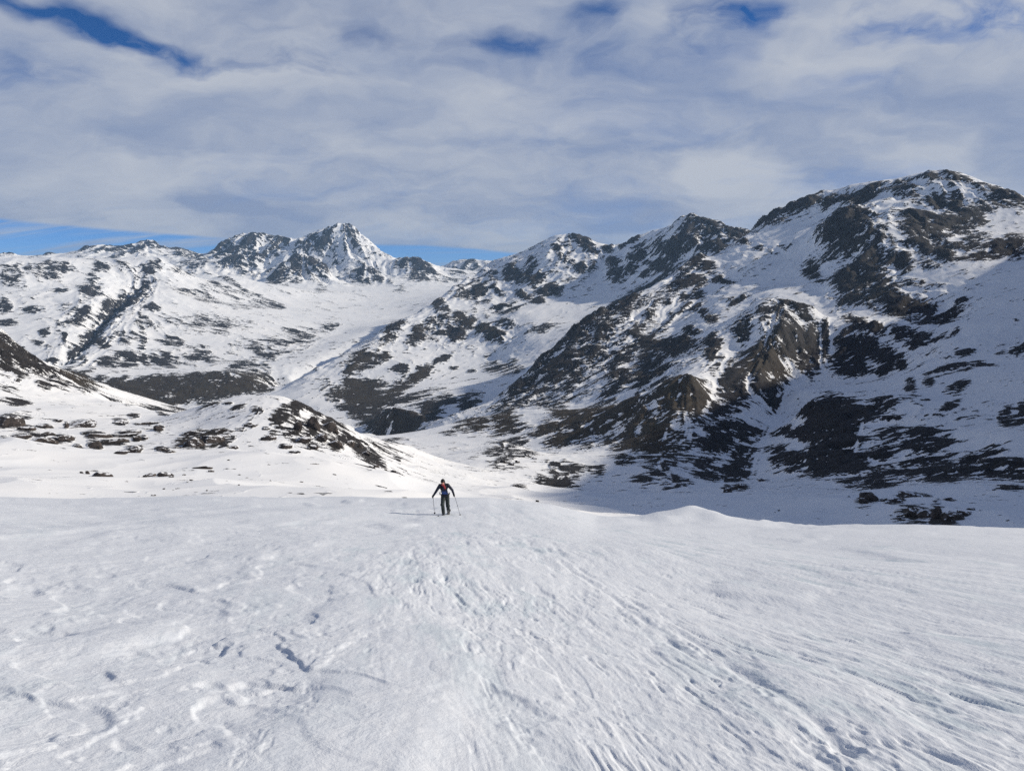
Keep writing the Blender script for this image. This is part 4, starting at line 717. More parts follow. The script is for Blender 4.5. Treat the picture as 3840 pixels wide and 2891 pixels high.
    (-396,4281,72.7,-309.8,-22.6,-100.6,0.75,0.0), (-382,4034,-38.7,-165.3,-33.9,67.1,0.75,0.0), (-241,4010,77.9,-108.1,-8.8,-117.3,0.95,0.5),
    (-154,3861,73.7,-138.4,-14.5,-92.0,0.95,0.5), (-89,3741,51.3,-90.8,-15.8,-73.7,0.95,0.5), (-603,3872,-14.8,-243.3,-47.1,103.6,0.88,0.4),
    (-465,3902,-32.9,-196.3,-44.2,65.2,0.88,0.5), (-679,3403,-48.1,-154.4,-42.7,97.5,0.90,1.0), (-589,3426,-44.8,-128.9,-24.9,68.5,0.85,0.6),
    (-328,3445,46.8,90.8,8.6,-40.2,0.92,0.0), (770,3890,-91.4,31.5,11.3,126.3,0.88,0.0), (619,3866,-118.2,-87.0,7.7,154.1,0.88,0.0),
    (301,2428,-62.5,-56.0,2.6,92.1,0.88,0.0), (230,2375,-41.7,-12.6,-2.5,80.5,0.88,0.0), (179,2306,-36.1,-96.8,-8.5,74.8,0.88,0.0),
    (142,2258,-54.9,-39.3,-5.4,67.3,0.85,0.0), (88,2226,-24.5,-44.7,-7.1,96.7,0.85,0.0), (-1861,9061,-95.0,233.7,46.2,58.5,0.33,0.0),
    (-1979,9205,-93.6,-44.4,-18.4,93.4,0.33,0.0), (-1584,8690,181.5,-356.3,35.0,-342.7,0.33,0.0), (-1459,8223,-30.6,-222.2,-33.7,49.3,0.33,0.0),
    (215,1663,37.3,46.5,-0.3,-71.7,0.93,0.0), (251,1708,22.5,31.3,-1.3,-74.1,0.93,0.0), (263,2194,-86.8,-120.9,-17.3,96.2,0.60,0.0),
    (138,2052,-101.1,-102.0,-16.0,114.7,0.60,0.0), (28,1959,-69.7,-50.8,-15.9,151.6,0.60,0.0), (344,2124,-153.1,-193.9,-7.2,111.0,0.55,0.0),
    (174,1962,-97.3,-50.7,-5.6,132.5,0.55,0.0), (738,3893,-147.8,13.3,16.7,182.2,0.88,0.0), (351,2451,-79.0,-141.3,-2.0,95.3,0.88,0.0),
    (194,2292,-49.4,-49.5,-5.0,80.1,0.97,0.0), (94,2203,-31.6,-31.5,-6.3,61.2,0.93,0.0), (-77,1618,43.1,-18.8,8.7,-144.9,0.97,1.0),
    (-20,1622,36.2,76.8,6.4,-225.5,0.97,1.0), (-60,1534,28.3,31.7,3.4,-28.4,0.93,1.0), (107,1511,26.5,-207.2,-15.3,-194.5,0.97,1.0),
    (162,1402,40.0,-81.4,-20.1,-188.2,0.97,1.0), (202,1318,20.0,-16.8,-11.5,-105.0,0.97,1.0), (79,1381,42.4,-2.6,0.4,-68.2,0.85,1.0),
    (135,1355,38.3,-35.6,-4.0,-70.6,0.85,1.0), (82,1279,29.3,2.9,0.6,-42.4,0.97,1.0), (115,1280,22.8,-1.3,0.2,-37.7,0.97,1.0),
    (217,1245,-21.6,-0.0,-1.3,29.4,0.85,1.0), (199,1178,-11.0,-20.3,-1.3,16.2,-0.90,0.0), (220,1244,-26.3,-4.8,-0.6,8.8,-0.85,0.0),
    (224,1095,-12.5,-41.5,-1.3,3.9,-0.90,0.0), (90,1052,22.8,20.6,-3.6,-50.5,-0.80,0.0), (121,1010,17.8,-62.5,-4.5,-27.7,-0.80,0.0),
    (329,1584,-17.6,-22.2,2.1,22.5,-0.90,0.0), (289,1560,-31.4,-9.5,2.1,22.6,-0.90,0.0), (231,1591,-40.2,38.6,1.7,20.3,-0.90,0.0),
    (161,1655,-42.3,38.7,1.4,22.1,-0.90,0.0), (404,697,4.2,-30.8,-33.1,-58.1,0.98,0.0), (418,674,18.8,-0.9,-33.7,-57.5,0.98,0.0),
    (430,647,-0.1,-35.3,-31.5,-47.9,0.98,0.0), (435,1050,22.6,-23.2,-8.5,-28.5,0.95,0.0), (468,1031,25.9,-6.2,-8.8,-28.5,0.95,0.0),
    (372,893,15.6,-35.6,-18.3,-45.6,0.95,0.0), (392,857,13.0,-30.7,-17.6,-37.2,0.95,0.0), (416,828,11.9,-26.3,-12.3,-24.0,0.80,0.0),
    (435,797,14.8,-17.1,-13.3,-25.2,0.80,0.0), (518,1704,-34.0,-72.8,-2.8,45.6,0.75,0.0), (492,1359,-34.5,-73.5,-0.9,10.2,-0.95,0.0),
    (442,1256,-38.9,-83.8,-1.9,6.1,-0.95,0.0), (378,1121,-37.2,-76.6,0.1,10.5,-0.95,0.0), (323,990,-34.6,-92.8,-1.9,5.0,-0.95,0.0),
    (671,1647,37.9,104.0,2.5,-0.9,-0.95,0.0), (691,1639,-35.8,-92.3,-2.3,2.6,-0.90,0.0), (613,1634,-20.5,-64.7,-2.7,-2.7,-0.85,0.0),
    (426,1510,-61.4,-153.7,-1.6,11.3,-0.85,0.0), (354,1316,-29.6,-87.3,-4.9,-1.3,-0.85,0.0), (309,1199,-27.7,-65.0,-2.7,3.8,-0.85,0.0),
    (451,965,-22.0,-40.5,-0.0,4.6,-0.90,0.0), (416,899,-17.3,-33.4,-0.6,3.1,-0.90,0.0), (1028,2316,9.8,-81.8,-41.5,-117.8,0.80,0.0),
    (1115,2344,83.4,58.8,-14.5,-38.6,-0.75,0.0), (1011,3046,28.9,-107.4,-47.4,-165.9,0.90,0.0), (1063,2958,43.5,-20.2,-15.2,-65.5,0.90,0.0),
    (1131,2972,35.0,-52.6,-30.8,-102.5,0.95,0.0), (1157,2890,12.9,-104.8,-39.3,-86.2,0.95,0.0), (1210,2794,29.8,-89.2,-34.7,-84.3,0.92,0.0),
    (1263,2731,55.0,-18.6,-31.3,-96.7,0.92,0.0), (1342,2689,36.2,-48.2,-18.4,-46.2,0.66,0.0), (1387,2620,29.4,-40.0,-19.3,-42.7,0.66,0.0),
    (1456,2553,20.9,-60.1,-27.9,-40.5,0.58,0.0), (1486,2473,17.3,-60.4,-27.3,-35.5,0.58,0.0), (1522,2386,33.9,-54.6,-27.9,-37.6,0.58,0.0),
]
COVER = np.zeros_like(TZ)
GULLY = np.ones_like(TZ)
CAT = np.zeros_like(TZ)                     # 0 grey-dark rock, 1 brown earth/moraine
for cx, cy, ax, ay, bx, by, s, kind in OUTCROPS:
    det = ax * by - ay * bx
    ex = math.hypot(ax, bx) * 1.5
    ey = math.hypot(ay, by) * 1.5
    m = (np.abs(TX - cx) < ex) & (np.abs(TY - cy) < ey)
    if not m.any() or abs(det) < 1e-6:
        continue
    dx, dy = TX[m] - cx, TY[m] - cy
    d = np.hypot((dx * by - dy * bx) / det, (dy * ax - dx * ay) / det)
    f = sstep(d, 1.5, 0.35)
    if s < 0:
        GULLY[m] = np.minimum(GULLY[m], 1 + s * f)
    else:
        COVER[m] = np.maximum(COVER[m], s * f)
        if kind:
            CAT[m] = np.maximum(CAT[m], f * kind)
wx = gnoise(TX / 300, TY / 300, 91) * 60 + gnoise(TX / 60, TY / 60, 92) * 14
wy = gnoise(TX / 300, TY / 300, 93) * 60 + gnoise(TX / 60, TY / 60, 94) * 14
wfar = sstep(TR, 300, 1500)
QX, QY = TX + wx * wfar, TY + wy * wfar
RELIEF = np.zeros_like(TZ)
STREAK = np.zeros_like(TZ)
RIBN = np.zeros_like(TZ)
ISON = np.zeros_like(TZ)
SW = np.full_like(TZ, 1e-6)
for k in range(11):
    lam = 1500.0 / 2 ** k
    whi = 1 - sstep(lam / TR, 0.045, 0.12)
    wlo = np.clip((lam / CELL - 2.0) / 3.0, 0, 1)
    wv = whi * wlo * np.minimum(ROUGH * 1.15, 1.0)
    m = whi * wlo > 0.01
    if not m.any():
        continue
    x, y = QX[m], QY[m]
    o_ = oriented(x, y, K0[m], K1[m], W0[m], W1[m], lam, 2.6, 10 + k)
    i_ = gnoise(x / lam * 1.3 + 5.1, y / lam * 1.3 + 2.7, 40 + k)
    ribs = 0.42 - 1.25 * np.abs(o_)
    st = np.clip(SLOPE[m] / 0.5, 0.12, 1.3)
    RELIEF[m] += (0.62 * ribs + 0.5 * (0.35 - np.abs(i_)) + 0.25 * i_) * lam * (0.05 / np.maximum(lam / TR[m], 1e-4)) ** 0.3 * (0.25 + 0.13 * sstep(TR[m], 6500, 8500) * (lam < 0.028 * TR[m])) * wv[m] * st * (0.7 + 0.8 * COVER[m])
    sw = whi[m] * wlo[m]
    STREAK[m] += sw * o_
    RIBN[m] += sw * ribs
    ISON[m] += sw * i_
    SW[m] += sw * sw
# soft swells of the snow cover
for k, rel in enumerate((0.30, 0.15, 0.075)):
    for lam in (22.0, 45.0, 90.0, 180.0):
        wl = np.exp(-(np.log(lam / (TR * rel)) / 0.45) ** 2) * (1 - sstep(ROUGH, 0.12, 0.4)) * (1 - sstep(TR, 700, 1300)) * sstep(TR, 100, 150)
        mk = wl > 0.02
        if mk.any():
            TZ[mk] += wl[mk] * lam * (0.055 - 0.012 * k) * (0.35 - np.abs(gnoise(TX[mk] / lam + 3 * k, TY[mk] / (lam * 1.5), 70 + k)) * 1.2)
TZ = TZ + RELIEF
SW = np.sqrt(SW)
STREAKN, RIBN, ISON = STREAK / SW / 0.4, RIBN / SW / 0.35, ISON / SW / 0.4
VERT = np.stack([TX, TY, TZ], -1)

# vertex normals of the whole sheet
dU = np.gradient(VERT, axis=0)
dV = np.gradient(VERT, axis=1)
NRM = np.cross(dU, dV)
NRM /= np.linalg.norm(NRM, axis=-1, keepdims=True) + 1e-12
NRM[NRM[..., 2] < 0] *= -1

STEEP = 1 - NRM[..., 2]
base = 0.006 + 0.07 * ROUGH + 0.40 * ROUGH * sstep(STEEP, 0.30, 0.55)
cv = np.clip(np.maximum(COVER, base) * GULLY, 0.006, 0.93)
ROCK = 0.50 * np.log(cv / (1 - cv)) + 0.90 * RIBN + 0.30 * ISON + 0.30 * STREAKN + 1.2 * ROUGH * (STEEP - 0.3)


# ------------------------------------------------------------------ materials
def material(name):
    m = bpy.data.materials.new(name)
    m.use_nodes = True
    t = NT(m.node_tree)
    out = t.add('ShaderNodeOutputMaterial')
    b = t.add('ShaderNodeBsdfPrincipled')
    t.t.links.new(b.outputs[0], out.inputs[0])
    return m, t, b


def terrain_material(name, scale, warm=0.5):
    """snow over rock; scale = size in metres of the smallest outcrops"""
    m, t, b = material(name)
    pos = t.add('ShaderNodeNewGeometry').outputs['Position']
    p = t.vmath('SCALE', pos, 1.0 / scale)
    rock = t.attr('rock')
    brown = t.attr('brown')
    nA = None
    for k in range(4):
        mpk = t.add('ShaderNodeMapping')
        t.put(mpk.inputs['Vector'], p)
        mpk.inputs['Rotation'].default_value = (0, 0, -k * math.pi / 4)
        mpk.inputs['Scale'].default_value = (0.16, 0.55, 0.2)
        term = t.math('MULTIPLY', t.math('SUBTRACT', t.noise(mpk.outputs[0], 1.0, 4, 0.62, 0.4), 0.5), t.attr('fall%d' % k))
        nA = term if nA is None else t.math('ADD', nA, term)
    nA = t.math('ADD', nA, 0.5)
    nB = t.noise(p, 0.9, 4, 0.6, 0.3)
    v = t.math('ADD', rock, t.math('MULTIPLY', t.math('SUBTRACT', nA, 0.5), 7.0))
    v = t.math('ADD', v, t.math('MULTIPLY', t.math('SUBTRACT', nB, 0.5), 4.2))
    mask = t.smooth(v, -0.08, 0.16)
    cn = t.noise(p, 0.35, 3, 0.65)
    cn2 = t.noise(p, 1.7, 3, 0.6)
    rk = t.mix(t.smooth(cn, 0.35, 0.68), rgb(0.013, 0.012, 0.012), rgb(0.040, 0.036, 0.036))
    rk = t.mix(t.math('MULTIPLY', t.smooth(cn2, 0.45, 0.75), 0.5), rk, rgb(0.070, 0.063, 0.060))
    bn = t.mix(t.smooth(cn, 0.3, 0.7), rgb(0.030, 0.022, 0.016), rgb(0.058, 0.047, 0.034))
    rk = t.mix(brown, rk, bn)
    rk = t.mix(t.smooth(t.math('ADD', t.attr('strata'), t.math('MULTIPLY', t.math('SUBTRACT', nB, 0.5), 2.5)), -0.7, 1.6, 0.0, 0.5), rk, t.mix(brown, rgb(0.050, 0.046, 0.045), rgb(0.085, 0.070, 0.047)))
    sn = t.mix(t.smooth(t.noise(p, 0.05, 2, 0.6), 0.35, 0.7), rgb(0.85, 0.86, 0.87), rgb(0.90, 0.90, 0.895))
    t.put(b.inputs['Base Color'], t.mix(mask, sn, rk))
    b.inputs['Roughness'].default_value = 0.85
    b.inputs['Specular IOR Level'].default_value = 0.12
    bump = t.add('ShaderNodeBump')
    bump.inputs['Strength'].default_value = 0.9
    bump.inputs['Distance'].default_value = scale * 0.35
    hgt = t.math('MULTIPLY', t.math('ADD', nB, t.math('MULTIPLY', cn2, 0.6)), t.smooth(rock, -1.0, 0.6, 0.06, 1.0))
    t.put(bump.inputs['Height'], hgt)
    t.t.links.new(bump.outputs[0], b.inputs['Normal'])
    return m


# ------------------------------------------------------------------ terrain objects
TERRAIN = [
    # name, smallest outcrop in m, label
    ('distant_mountain', 20.0, 'far chain of jagged snowy summits with a tall white pyramid peak on the skyline'),
    ('snow_mountain', 12.0, 'broad snowy mountain with a sharp shaded spur above the brown valley side'),
    ('middle_mountain', 10.0, 'sunlit snowy ridge with a rounded white summit and a dark pyramid summit'),
    ('spur_mountain', 5.0, 'shaded diagonal rock spurs streaked with snow above an olive brown moraine'),
    ('peak_mountain', 5.5, 'big dark rocky peak with snowfields and cliffs at the right'),
    ('glacier', 8.0, 'smooth white glacier ramp running down from the col beside the big peak'),
    ('snow_basin', 2.2, 'smooth shaded snow basin at the foot of the dark cliffs'),
    ('rocky_hill', 2.2, 'low rounded snowy hill with dark outcrops left of the skier'),
    ('shaded_hill', 2.6, 'snowy hillside with dark rock bands at the left edge'),
    ('snow_hollow', 2.0, 'rolling white snow hollow behind the crest of the snow field'),
    ('valley_floor', 9.0, 'deep brown valley with bare slopes between the snowy ridges'),
    ('outer_terrain', 9.0, 'unseen mountainside beyond the right edge, shaped to cast shade over the basin and cliffs'),
]
IDX = np.arange(len(FA) * NROW).reshape(len(FA), NROW)
FRID = RID[:-1, :-1]
Q = np.stack([IDX[:-1, :-1], IDX[1:, :-1], IDX[1:, 1:], IDX[:-1, 1:]], -1)
VF, NF = VERT.reshape(-1, 3), NRM.reshape(-1, 3)
AF = {'rock': ROCK.ravel(), 'brown': CAT.ravel(), 'strata': (0.7 * STREAKN + 0.3 * RIBN).ravel()}
for k in range(4):
    AF['fall%d' % k] = ORI[k].ravel()
LAND = {}
for ri, (nm, sc, lab) in enumerate(TERRAIN):
    q = Q[FRID == ri]
    if not len(q):
        continue
    used, inv = np.unique(q.ravel(), return_inverse=True)
    o = mesh_from(nm, VF[used], inv.reshape(-1, 4), terrain_material(nm, sc), NF[used], {k: v_[used] for k, v_ in AF.items()})
    o['kind'] = 'structure'
    o['label'] = lab
    o['category'] = 'terrain'
    LAND[nm] = o

# ------------------------------------------------------------------ foreground snow field
CREST_E = [  # bearing, slope to the brow of the snow field
    (-0.8468, -0.1803), (-0.7223, -0.2095), (-0.6064, -0.2327), (-0.5705, -0.2405), (-0.5324, -0.2478), (-0.4845, -0.2534), (-0.4168, -0.2589), (-0.3259, -0.2682), (-0.2274, -0.2758), (-0.1671, -0.2805), (-0.0913, -0.2839), (-0.0307, -0.2862), (-0.0201, -0.2882), (0.0195, -0.2908), (0.0508, -0.2950), (0.0822, -0.3015), (0.1134, -0.3096), (0.1321, -0.3108), (0.1855, -0.3120), (0.2433, -0.3119), (0.3162, -0.3091), (0.3808, -0.3020), (0.4166, -0.2963), (0.5010, -0.2830), (0.6091, -0.2695), (0.7219, -0.2554), (0.8758, -0.2305)]
EYE = 1.8
cu = np.array([c[0] for c in CREST_E])
ce = np.array([c[1] for c in CREST_E])
FFA = np.radians(np.concatenate([np.linspace(-75, -40, 50)[:-1], np.linspace(-40, 40, 900)[:-1], np.linspace(40, 80, 60)]))
NFR = 620
RC = 60.0
# rows spaced by how steeply they are seen
fr = np.concatenate([np.linspace(0.3, 2.8, 22)[:-1], 1.8 / np.linspace(1.8 / 2.8, 1.8 / 75.0, NFR - 36)[:-1], np.linspace(75, 130, 16)])
GA = np.repeat(FFA[:, None], len(fr), 1)
GR = np.repeat(fr[None, :], len(FFA), 0)
X, Y = GR * np.sin(GA), GR * np.cos(GA)
ec = np.interp(GA, cu, ce)
ec = blur(ec, 6, 0)
es = np.interp(GA, cu[[0, 2, 8, 16, 20, -1]], ce[[0, 2, 8, 16, 20, -1]])
es = blur(es, 150, 0)                               # near the eye the slope is one even tilt
kf = sstep(GR, 16, 55)
ec = es * (1 - kf) + ec * kf
slope = -ec - EYE / RC
Z = -EYE - slope * np.minimum(GR, RC)
over = np.maximum(GR - RC * 0.8, 0)
Z = np.where(GR > RC, -EYE - slope * RC - (slope + EYE / RC * 0.2) * (GR - RC) - 0.011 * (GR - RC) ** 2, Z)


def fbm(x, y, seed, octs=4, gain=0.5):
    s, a, n = 0, 1.0, 0
    for k in range(octs):
        s = s + a * gnoise(x * 2 ** k, y * 2 ** k, seed + k)
        n += a
        a *= gain
    return s / n


DRF = np.abs(np.gradient(GR, axis=1))
DXF = np.maximum(GR * np.gradient(GA, axis=0), 1e-4)
wxf = 0.20 * gnoise(X / 3.1, Y / 7.3, 7) + 0.07 * gnoise(X / 0.8, Y / 1.9, 8)
wyf = 0.7 * gnoise(X / 2.7, Y / 5.1, 9) + 0.25 * gnoise(X / 0.9, Y / 1.6, 10)
ca_, sa_ = math.cos(RAD(9)), math.sin(RAD(9))               # the wind blew a little across the slope
XW, YW = X * ca_ + Y * sa_ + wxf, -X * sa_ + Y * ca_ + wyf


SKEW = DRF * np.abs(np.sin(GA + RAD(9))) + 1e-4          # how far one mesh row steps across the wind lines


def an(lx, ly, seed, octs=1, gain=0.55, iso=False):
    """wind-stretched noise; octaves finer than the mesh are left out"""
    s, a, n = 0, 1.0, 0.0
    for k in range(octs):
        f = 2.0 ** k
        lim = np.clip((ly / f / DRF - 1.2) / 2.0, 0, 1) * np.clip((lx / f / DXF - 1.2) / 2.0, 0, 1)
        lim = lim * np.clip((lx / f / SKEW - 1.3) / 2.0, 0, 1)
        s = s + a * gnoise(XW * f / lx + 3.3 * seed, YW * f / ly, seed * 13 + k) * lim
        n += a
        a *= gain
    return s / n


def plateau(nz, lo, hi):
    return sstep(nz, lo, hi)


OLD_RUN = [(1.14, 21.54), (1.17, 18.47), (1.87, 13.05), (2.26, 6.96), (2.25, 5.52), (2.29, 4.64)]
POLE_LINE = [(0.0, 9.14), (0.67, 8.43), (1.26, 7.84), (1.54, 7.46)]
H = np.zeros_like(Z)
H += 0.22 * gnoise(X / 8.5, Y / 13.0, 21) * sstep(GR, 4, 14) * sstep(95 - GR, 0, 40)
H += 0.05 * gnoise(X / 3.6 + 4, Y / 6.0, 22)
rightness = sstep((X + 0.16 * Y) / (2.0 + 0.16 * Y) + 0.75 * gnoise(X / 3.3 + 5, Y / 4.4, 29) + 0.3 * gnoise(X / 1.1, Y / 1.9, 30), -0.75, 0.95)           # hard wind crust to the right, broken slabs to the left
patch = sstep(gnoise(X / 5.5 + 9, Y / 8.5, 23) + 0.35 * rightness, -0.35, 0.35)
def terrace(nz, k, edge):
    v = nz * k
    f = np.floor(v)
    return f + sstep(v - f, 1.0 - edge, 1.0)


def cross(l1, l2, ang, seed, octs, gain):
    c_, q_ = math.cos(RAD(ang)), math.sin(RAD(ang))
    u_, v_ = X * c_ + Y * q_ + 1.4 * wxf, -X * q_ + Y * c_ + wyf
    s, a, n = 0, 1.0, 0.0
    for k in range(octs):
        f = 2.0 ** k
        lim = np.clip((min(l1, l2) * 1.2 / f / DRF - 1.0) / 2.0, 0, 1)
        s = s + a * gnoise(u_ * f / l1 + 1.7 * seed, v_ * f / l2, seed * 7 + k) * lim
        n += a
        a *= gain
    return s / n


far_soft = sstep(GR, 12, 34)                       # far off the steps are finer than the mesh


def steps(nz, k, edge):
    return terrace(nz, k, edge) * (1 - far_soft) + (nz * k - 0.35) * far_soft


# hard crust to the right, planed off in thin layers: long stepped edges and lens-shaped pits along the wind
wr = 0.06 + 0.94 * rightness
s1 = an(0.80, 4.6, 31, 5, 0.62)
H += 0.010 * wr * (1 - 0.6 * sstep(gnoise(X / 2.0 + 81, Y / 3.6, 52), 0.0, 0.4)) * (0.35 + 0.65 * patch) * steps(s1, 7.0, 0.28)
s2 = an(0.28, 1.7, 32, 4, 0.62)
H += 0.006 * wr * patch * steps(s2, 3.0, 0.30)
H -= 0.018 * wr * (0.3 + 0.7 * patch) * plateau(an(0.46, 3.0, 33, 4, 0.62), 0.17, 0.25)
H -= 0.018 * wr * plateau(an(0.20, 1.3, 40, 3, 0.6), 0.22, 0.30) * sstep(gnoise(X / 3.3 + 71, Y / 5.2, 28), -0.15, 0.3)
# broken slabs and soft drifts to the left
wl_ = 1.1 - 0.85 * rightness
s3 = cross(1.7, 2.1, 60, 34, 6, 0.56)
H += 0.012 * (0.35 + 0.75 * wl_) * steps(s3, 4.0, 0.28)
s4 = cross(0.45, 0.6, 62, 35, 4, 0.6)
crumb = sstep(gnoise(X / 2.1 + 31, Y / 3.2, 25) + 0.4 * gnoise(X / 0.7, Y / 1.2, 41), 0.08, 0.45)
H += 0.005 * (0.3 + 0.7 * wl_) * plateau(s4, 0.08, 0.15) * crumb
H += 0.008 * crumb * (0.35 + 0.65 * wl_) * cross(0.22, 0.34, 25, 43, 4, 0.65)
H += 0.055 * wl_ * (0.3 - np.abs(cross(3.0, 3.6, 60, 44, 3, 0.5)) * 1.3)
# wind lips: low benches with a sharp broken edge
lip = cross(2.3, 3.6, 48, 51, 5, 0.42)
H += 0.028 * (0.25 + 0.75 * wl_) * steps(lip, 2.8, 0.12)
# soft fresh drifts lying over the crust
dr_ = sstep(gnoise(X / 2.4 + 51, Y / 4.2, 26) + 0.3 * gnoise(X / 0.9, Y / 2.2, 27), 0.1, 0.55)
H = H * (1 - (0.75 - 0.35 * rightness) * dr_) + 0.03 * dr_
# scattered deep scours with a lip
sc_ = an(0.50, 1.9, 36, 5, 0.6)
H -= 0.026 * plateau(sc_, 0.30, 0.44) * (0.3 + 0.7 * rightness)
lump = sstep(gnoise(X / 3.8 + 13, Y / 6.5, 46) + 0.35 * gnoise(X / 1.3, Y / 2.3, 47), -0.05, 0.4)
H += 0.012 * wl_ * lump * sstep(GR, 9, 16) * plateau(cross(0.75, 1.0, 55, 45, 4, 0.62), 0.02, 0.16)
H += 0.008 * wl_ * lump * (0.3 + 0.7 * sstep(GR, 7, 14)) * cross(0.35, 0.45, 20, 48, 4, 0.65)
# fine ribs
H += 0.006 * patch * rightness * (0.3 - np.abs(an(0.16, 1.1, 37, 3, 0.6)))
H += 0.003 * an(0.12, 0.22, 38, 3, 0.6) * (1.2 - patch)
CHUNK = plateau(an(0.10, 0.15, 39, 2), 0.36, 0.5) * plateau(gnoise(X / 2.3, Y / 3.9, 24), 0.25, 0.45)
H += 0.008 * CHUNK * (1 - 0.5 * rightness)


def track(pts, offs, depth, width, seed):
    """an old run: grooves pressed into the crust with crumbs thrown up beside them"""
    best = np.full(X.shape, 9.0)
    side = np.zeros_like(X)
    for (x0, y0), (x1, y1) in zip(pts[:-1], pts[1:]):
        ux, uy = x1 - x0, y1 - y0
        L_ = math.hypot(ux, uy)
        ux, uy = ux / L_, uy / L_
        s = (X - x0) * ux + (Y - y0) * uy
        d = (X - x0) * uy - (Y - y0) * ux
        m_ = (s > -0.05) & (s < L_ + 0.05) & (np.abs(d) < best)
        best[m_] = np.abs(d[m_])
        side[m_] = d[m_]
    on = best < 1.2
    h = np.zeros_like(X)
    wob = 0.04 * gnoise(X / 0.9, Y / 0.9, seed)
    brk = sstep(gnoise(X / 0.8, Y / 1.1, seed + 1), -0.45, 0.1)
    for o_ in offs:
        q = (side - o_ - wob) / width
        h += -depth * brk * np.exp(-q * q) + 0.55 * depth * (0.4 + gnoise(X / 0.10, Y / 0.14, seed + 2)) * np.exp(-((np.abs(q) - 2.0) / 0.8) ** 2)
    return np.where(on, h, 0)


H += track(OLD_RUN, (-0.14, 0.14), 0.022, 0.055, 61)
H += track(POLE_LINE, (0.0,), 0.012, 0.022, 65)
H *= sstep(GR, 0.2, 1.5)
Z = Z + H
ICE = sstep(-s1, 0.02, 0.2) * patch * (0.4 + 0.6 * rightness)
# small drifted mounds standing on the crest
MOUNDS = [(15.94, 66.10, -19.53, 3.8, 1.1), (21.31, 62.46, -19.55, 1.4, 1.2), (23.23, 61.78, -19.73, 1.2, 1.3), (19.53, 64.09, -20.22, 2.0, 1.3), (9.48, 63.29, -19.60, 2.8, 1.5)]
for mx, my, mz, sg, sh in MOUNDS:
    d = np.hypot((X - mx) / sg, (Y - my) / (sg * 1.5))
    j = np.argmin(np.hypot(X - mx, Y - my))
    top = mz - Z.ravel()[j]
    d = d * (1 + 0.28 * gnoise(X / (sg * 0.7), Y / (sg * 0.7), 77))
    Z = Z + top * np.exp(-np.abs(d) ** sh)
FV = np.stack([X, Y, Z], -1)
fU, fV_ = np.gradient(FV, axis=0), np.gradient(FV, axis=1)


def snow_material():
    m, t, b = material('wind_packed_snow')
    pos = t.add('ShaderNodeNewGeometry').outputs['Position']
    ice = t.attr('ice')
    mpn = t.add('ShaderNodeMapping')
    t.put(mpn.inputs['Vector'], pos)
    mpn.inputs['Rotation'].default_value = (0, 0, RAD(-9))
    mpn.inputs['Scale'].default_value = (1.0, 0.2, 1.0)
    st = mpn.outputs[0]
    crust = t.attr('crust')
    g1 = t.noise(st, 2.2, 4, 0.6, 0.3)
    gi = t.noise(pos, 3.0, 5, 0.64, 0.3)
    g2 = t.noise(pos, 90.0, 1, 0.6)
    g3 = t.noise(st, 9.0, 4, 0.62, 0.2)
    f = t.math('MULTIPLY', ice, t.smooth(g1, 0.38, 0.62))
    c = t.mix(t.smooth(g3, 0.3, 0.7), rgb(0.665, 0.70, 0.75), rgb(0.73, 0.755, 0.79))
    c = t.mix(t.math('MULTIPLY', f, 0.75), c, rgb(0.56, 0.635, 0.68))
    t.put(b.inputs['Base Color'], c)
    t.put(b.inputs['Roughness'], t.math('MULTIPLY_ADD', f, -0.28, 0.8))
    b.inputs['Specular IOR Level'].default_value = 0.2
    hgt = t.math('ADD', t.math('ADD', t.math('MULTIPLY', crust, t.math('MULTIPLY_ADD', g1, 0.05, t.math('MULTIPLY', g3, 0.02))), t.math('MULTIPLY', t.math('SUBTRACT', 1.05, crust), t.math('MULTIPLY', gi, 0.05))), t.math('MULTIPLY', g2, 0.0028))
    hgt = t.math('ADD', hgt, t.math('MULTIPLY', t.noise(pos, 22.0, 3, 0.6), 0.005))
    bump = t.add('ShaderNodeBump')
    bump.inputs['Strength'].default_value = 0.75
    bump.inputs['Distance'].default_value = 1.0
    t.put(bump.inputs['Height'], hgt)
    t.t.links.new(bump.outputs[0], b.inputs['Normal'])
    return m


FI = np.arange(FV.shape[0] * FV.shape[1]).reshape(FV.shape[:2])
FQ = np.stack([FI[:-1, :-1], FI[1:, :-1], FI[1:, 1:], FI[:-1, 1:]], -1).reshape(-1, 4)
snow_field = mesh_from('snow_field', FV.reshape(-1, 3), FQ, snow_material(), None, {'ice': ICE.ravel(), 'crust': rightness.ravel()})
snow_field['kind'] = 'structure'
snow_field['label'] = 'wind carved white snow field sloping away under the skier'
snow_field['category'] = 'snow'


def field_z(x, y):
    a, r = math.atan2(x, y), math.hypot(x, y)
    i = int(np.argmin(np.abs(FFA - a)))
    j = int(np.argmin(np.abs(fr - r)))
    return float(Z[i, j])



# ------------------------------------------------------------------ single rocks standing out of the snow
def land_z(x, y):
    a, l = math.atan2(x, y), math.log(math.hypot(x, y))
    i = int(np.argmin(np.abs(FA - a)))
    j = int(np.argmin(np.abs(LRF[i] - l)))
    return float(TZ[i, j]), RID[i, j]


